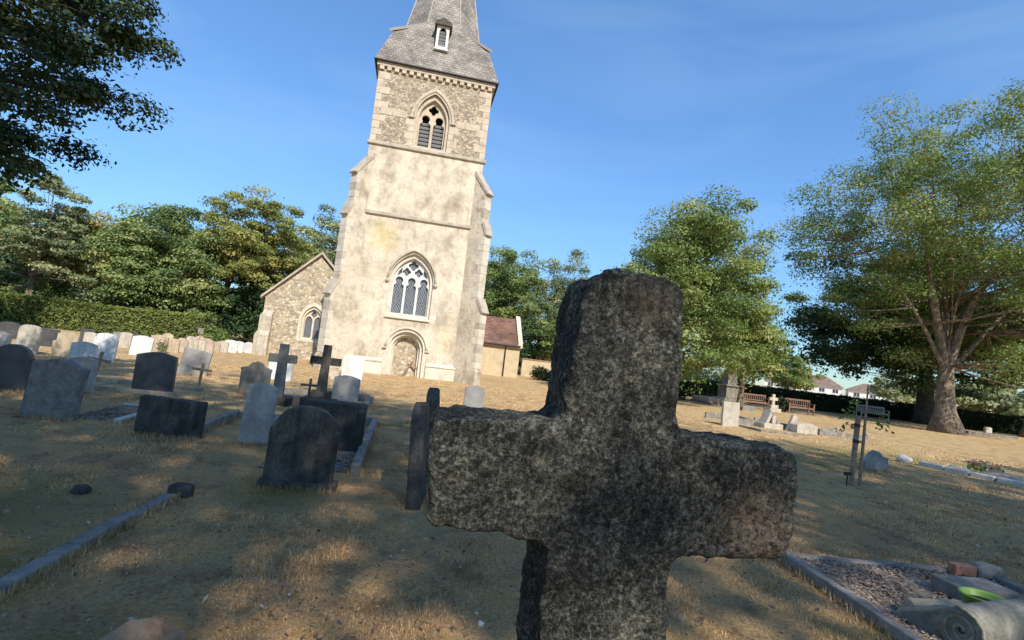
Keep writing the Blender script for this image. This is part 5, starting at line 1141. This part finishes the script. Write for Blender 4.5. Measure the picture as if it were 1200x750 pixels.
# big tree on the right
def big_tree():
    global rng
    root = tree('acacia_tree', 'huge spreading tree with forked pale trunk and wispy olive foliage', 'tree', (25.3, 30.4), 21, .5, (1.3, 0, 11.0, 9.9, 8.0, 8.8), 'leaf_wispy', nclump=500, lpc=320, leaf=.076, crad=1.15, flat=.62, seed=35, fork=3.9, limbs=16, flare=1.95, sides=22, low=-.95, shell=.42, rough=.18, ragged=1.15, twig=.035, limb_r=.4, skip=lambda x, y, z: z < 8.0 and (-.64*x-.77*y) > -1.5 and abs(.77*x-.64*y) < 1.7, mains=(((-2.4, -.6, 11.5), .27, .1), ((3.2, -.4, 11.0), .31, .1), ((-6.0, 0, 10.5), .13, .05), ((7, 1, 10.5), .15, .05)))
    return root
big_tree()
tree('horse_chestnut', 'dark leafy tree with heavy shaded trunk close behind the forked one', 'tree', (31.3, 39.0), 12, .62, (-2.2, 0, 6.7, 8.6, 5.0, 5.6), 'leaf_dark', bark='bark_dark', nclump=240, lpc=280, leaf=.13, crad=1.3, flat=.5, seed=36, fork=3.6, low=-.85)
tree('beech_tree', 'bright green low branched tree right of the forked trunk', 'tree', (35.5, 35.5), 10, .4, (-1.0, 0, 6.2, 6.2, 4.5, 4.0), 'leaf_green', nclump=170, lpc=190, leaf=.13, crad=1.3, flat=.42, seed=37, fork=2.6)
for i, (x, y, h_, rx) in enumerate(((47, 52, 4.5, 4), (56, 60, 5, 4.5), (41.5, 55, 4.5, 3.5))):
    tree('distant_tree', ['far grey green tree seen just right of the forked trunk', 'farthest grey green tree beyond the small distant kerb', 'far grey green tree seen beside the dark shaded trunk'][i], 'tree', (x, y), h_, .2, (0, 0, h_*.55, rx, rx*.8, h_*.5), 'leaf_grey', nclump=50, lpc=130, leaf=.18, seed=90+i, low=-.9, group='distant trees beyond the hedge')
tree('churchyard_lime', 'leafy tree standing alone before the shaded far end of the left hedge', 'tree', (-27.2, 22.6), 9, .3, (0, 0, 5.4, 3.6, 4.0, 3.0), 'leaf_green', nclump=110, lpc=150, leaf=.13, crad=1.2, seed=44)
# tree overhanging at the left: boughs reach out over the graves
tips = [(-5.83,8.05,6.2), (-5.93,8.03,5.61), (-5.83,7.98,5.04), (-5.77,7.68,4.29), (-6.14,7.34,4.41), (-6.14,6.96,3.54), (-6.1,6.88,2.93), (-6.28,6.74,2.78), (-6.37,7.84,5.86), (-6.53,7.37,5.14), (-6.76,7.51,5.85), (-6.41,6.48,4.18), (-6.33,6.54,3.43), (-6.33,7.64,4.93)]
tx_, ty_ = -13.0, 2.6
ex = []; rr_ = random.Random(5)
for (x, y, z) in tips:
    for (ox, oy, oz) in ((0, 0, 0), (-1.0, 1.5, .6)):
        for k in range(6):
            t = k/6*.7+rr_.uniform(0, .06); ex.append((x+ox+(tx_-x)*t+rr_.gauss(0, .25)-tx_-.38, y+oy+(ty_-y)*t+rr_.gauss(0, .3)-ty_, z+oz+.15+t*1.2+rr_.gauss(0, .2)))
for k in range(46): ex.append((rr_.uniform(-3, 4.6), rr_.uniform(-5, 0), rr_.uniform(5.8, 8.6)))
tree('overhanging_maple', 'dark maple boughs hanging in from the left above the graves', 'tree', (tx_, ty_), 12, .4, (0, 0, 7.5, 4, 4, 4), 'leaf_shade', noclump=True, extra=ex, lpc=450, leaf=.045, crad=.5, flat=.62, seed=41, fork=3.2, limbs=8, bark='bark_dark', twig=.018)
# tall trees behind the camera, whose shade lies over the near graves
for i, (x, y, rx, lb) in enumerate(((3.8, -10.8, 6.6, 'tall clean stemmed tree straight behind the great cross, shading it'), (14.2, -10.4, 6.4, 'tall clean stemmed tree shading the old grave with the green bowl'),
                                    (24.2, -10.0, 6.2, 'tall clean stemmed tree shading the lawn round the staked sapling'), (-5.6, -11.8, 5.5, 'tall clean stemmed tree shading the sunken kerb and black slab'))):
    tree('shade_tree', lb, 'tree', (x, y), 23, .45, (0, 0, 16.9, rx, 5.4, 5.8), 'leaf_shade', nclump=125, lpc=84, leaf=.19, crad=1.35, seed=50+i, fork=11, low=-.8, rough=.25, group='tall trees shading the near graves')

# ---------------------------------------------------------------- houses beyond
MT['white_paint'] = plain('white_painted_wall', (.74,.73,.7), .9, .05, 2)
MT['win_glass'] = plain('window_glass', (.05,.06,.07), .15, .2)
def house(x, y, rz, w_, d_, eh, rh, label, chim):
    root = empty('house', (x, y, 0), rz, label, 'house')
    wl = box('wall', MT['white_paint'], root, -w_/2, w_/2, 0, d_, -.2, eh)
    o = .5; ins = d_*.45
    V = [(-w_/2-o, -o, eh-.1), (w_/2+o, -o, eh-.1), (w_/2+o, d_+o, eh-.1), (-w_/2-o, d_+o, eh-.1), (-w_/2+ins, d_/2, eh+rh), (w_/2-ins, d_/2, eh+rh)]
    rf = uv_faces(MB().add(V, [(0, 1, 5, 4), (1, 2, 5), (2, 3, 4, 5), (3, 0, 4), (3, 2, 1, 0)]).build('roof', MT['roof_far'], root))
    for c in chim: box('chimney', MT['brick'], rf, c-.5, c+.5, d_/2-.5, d_/2+.5, eh+rh*.4, eh+rh+1.2)
    n = int(w_/3.2)
    for i in range(n):
        x_ = -w_/2+w_*(i+.5)/n
        f = box('window', MT['white_paint'], root, x_-.8, x_+.8, -.06, .01, eh-1.9, eh-.6); box('pane', MT['win_glass'], f, x_-.7, x_-.05, -.075, -.061, eh-1.8, eh-.7); box('pane', MT['win_glass'], f, x_+.05, x_+.7, -.075, -.061, eh-1.8, eh-.7)
house(91, 163, R(-28), 21, 9, 3.3, 3.0, 'long white house with brown hipped roof and chimney beyond the hedge', (-7.5, 2))
house(106, 153, R(-28), 12, 9, 3.0, 2.3, 'smaller white house with brown roof right of the long one', (4,))
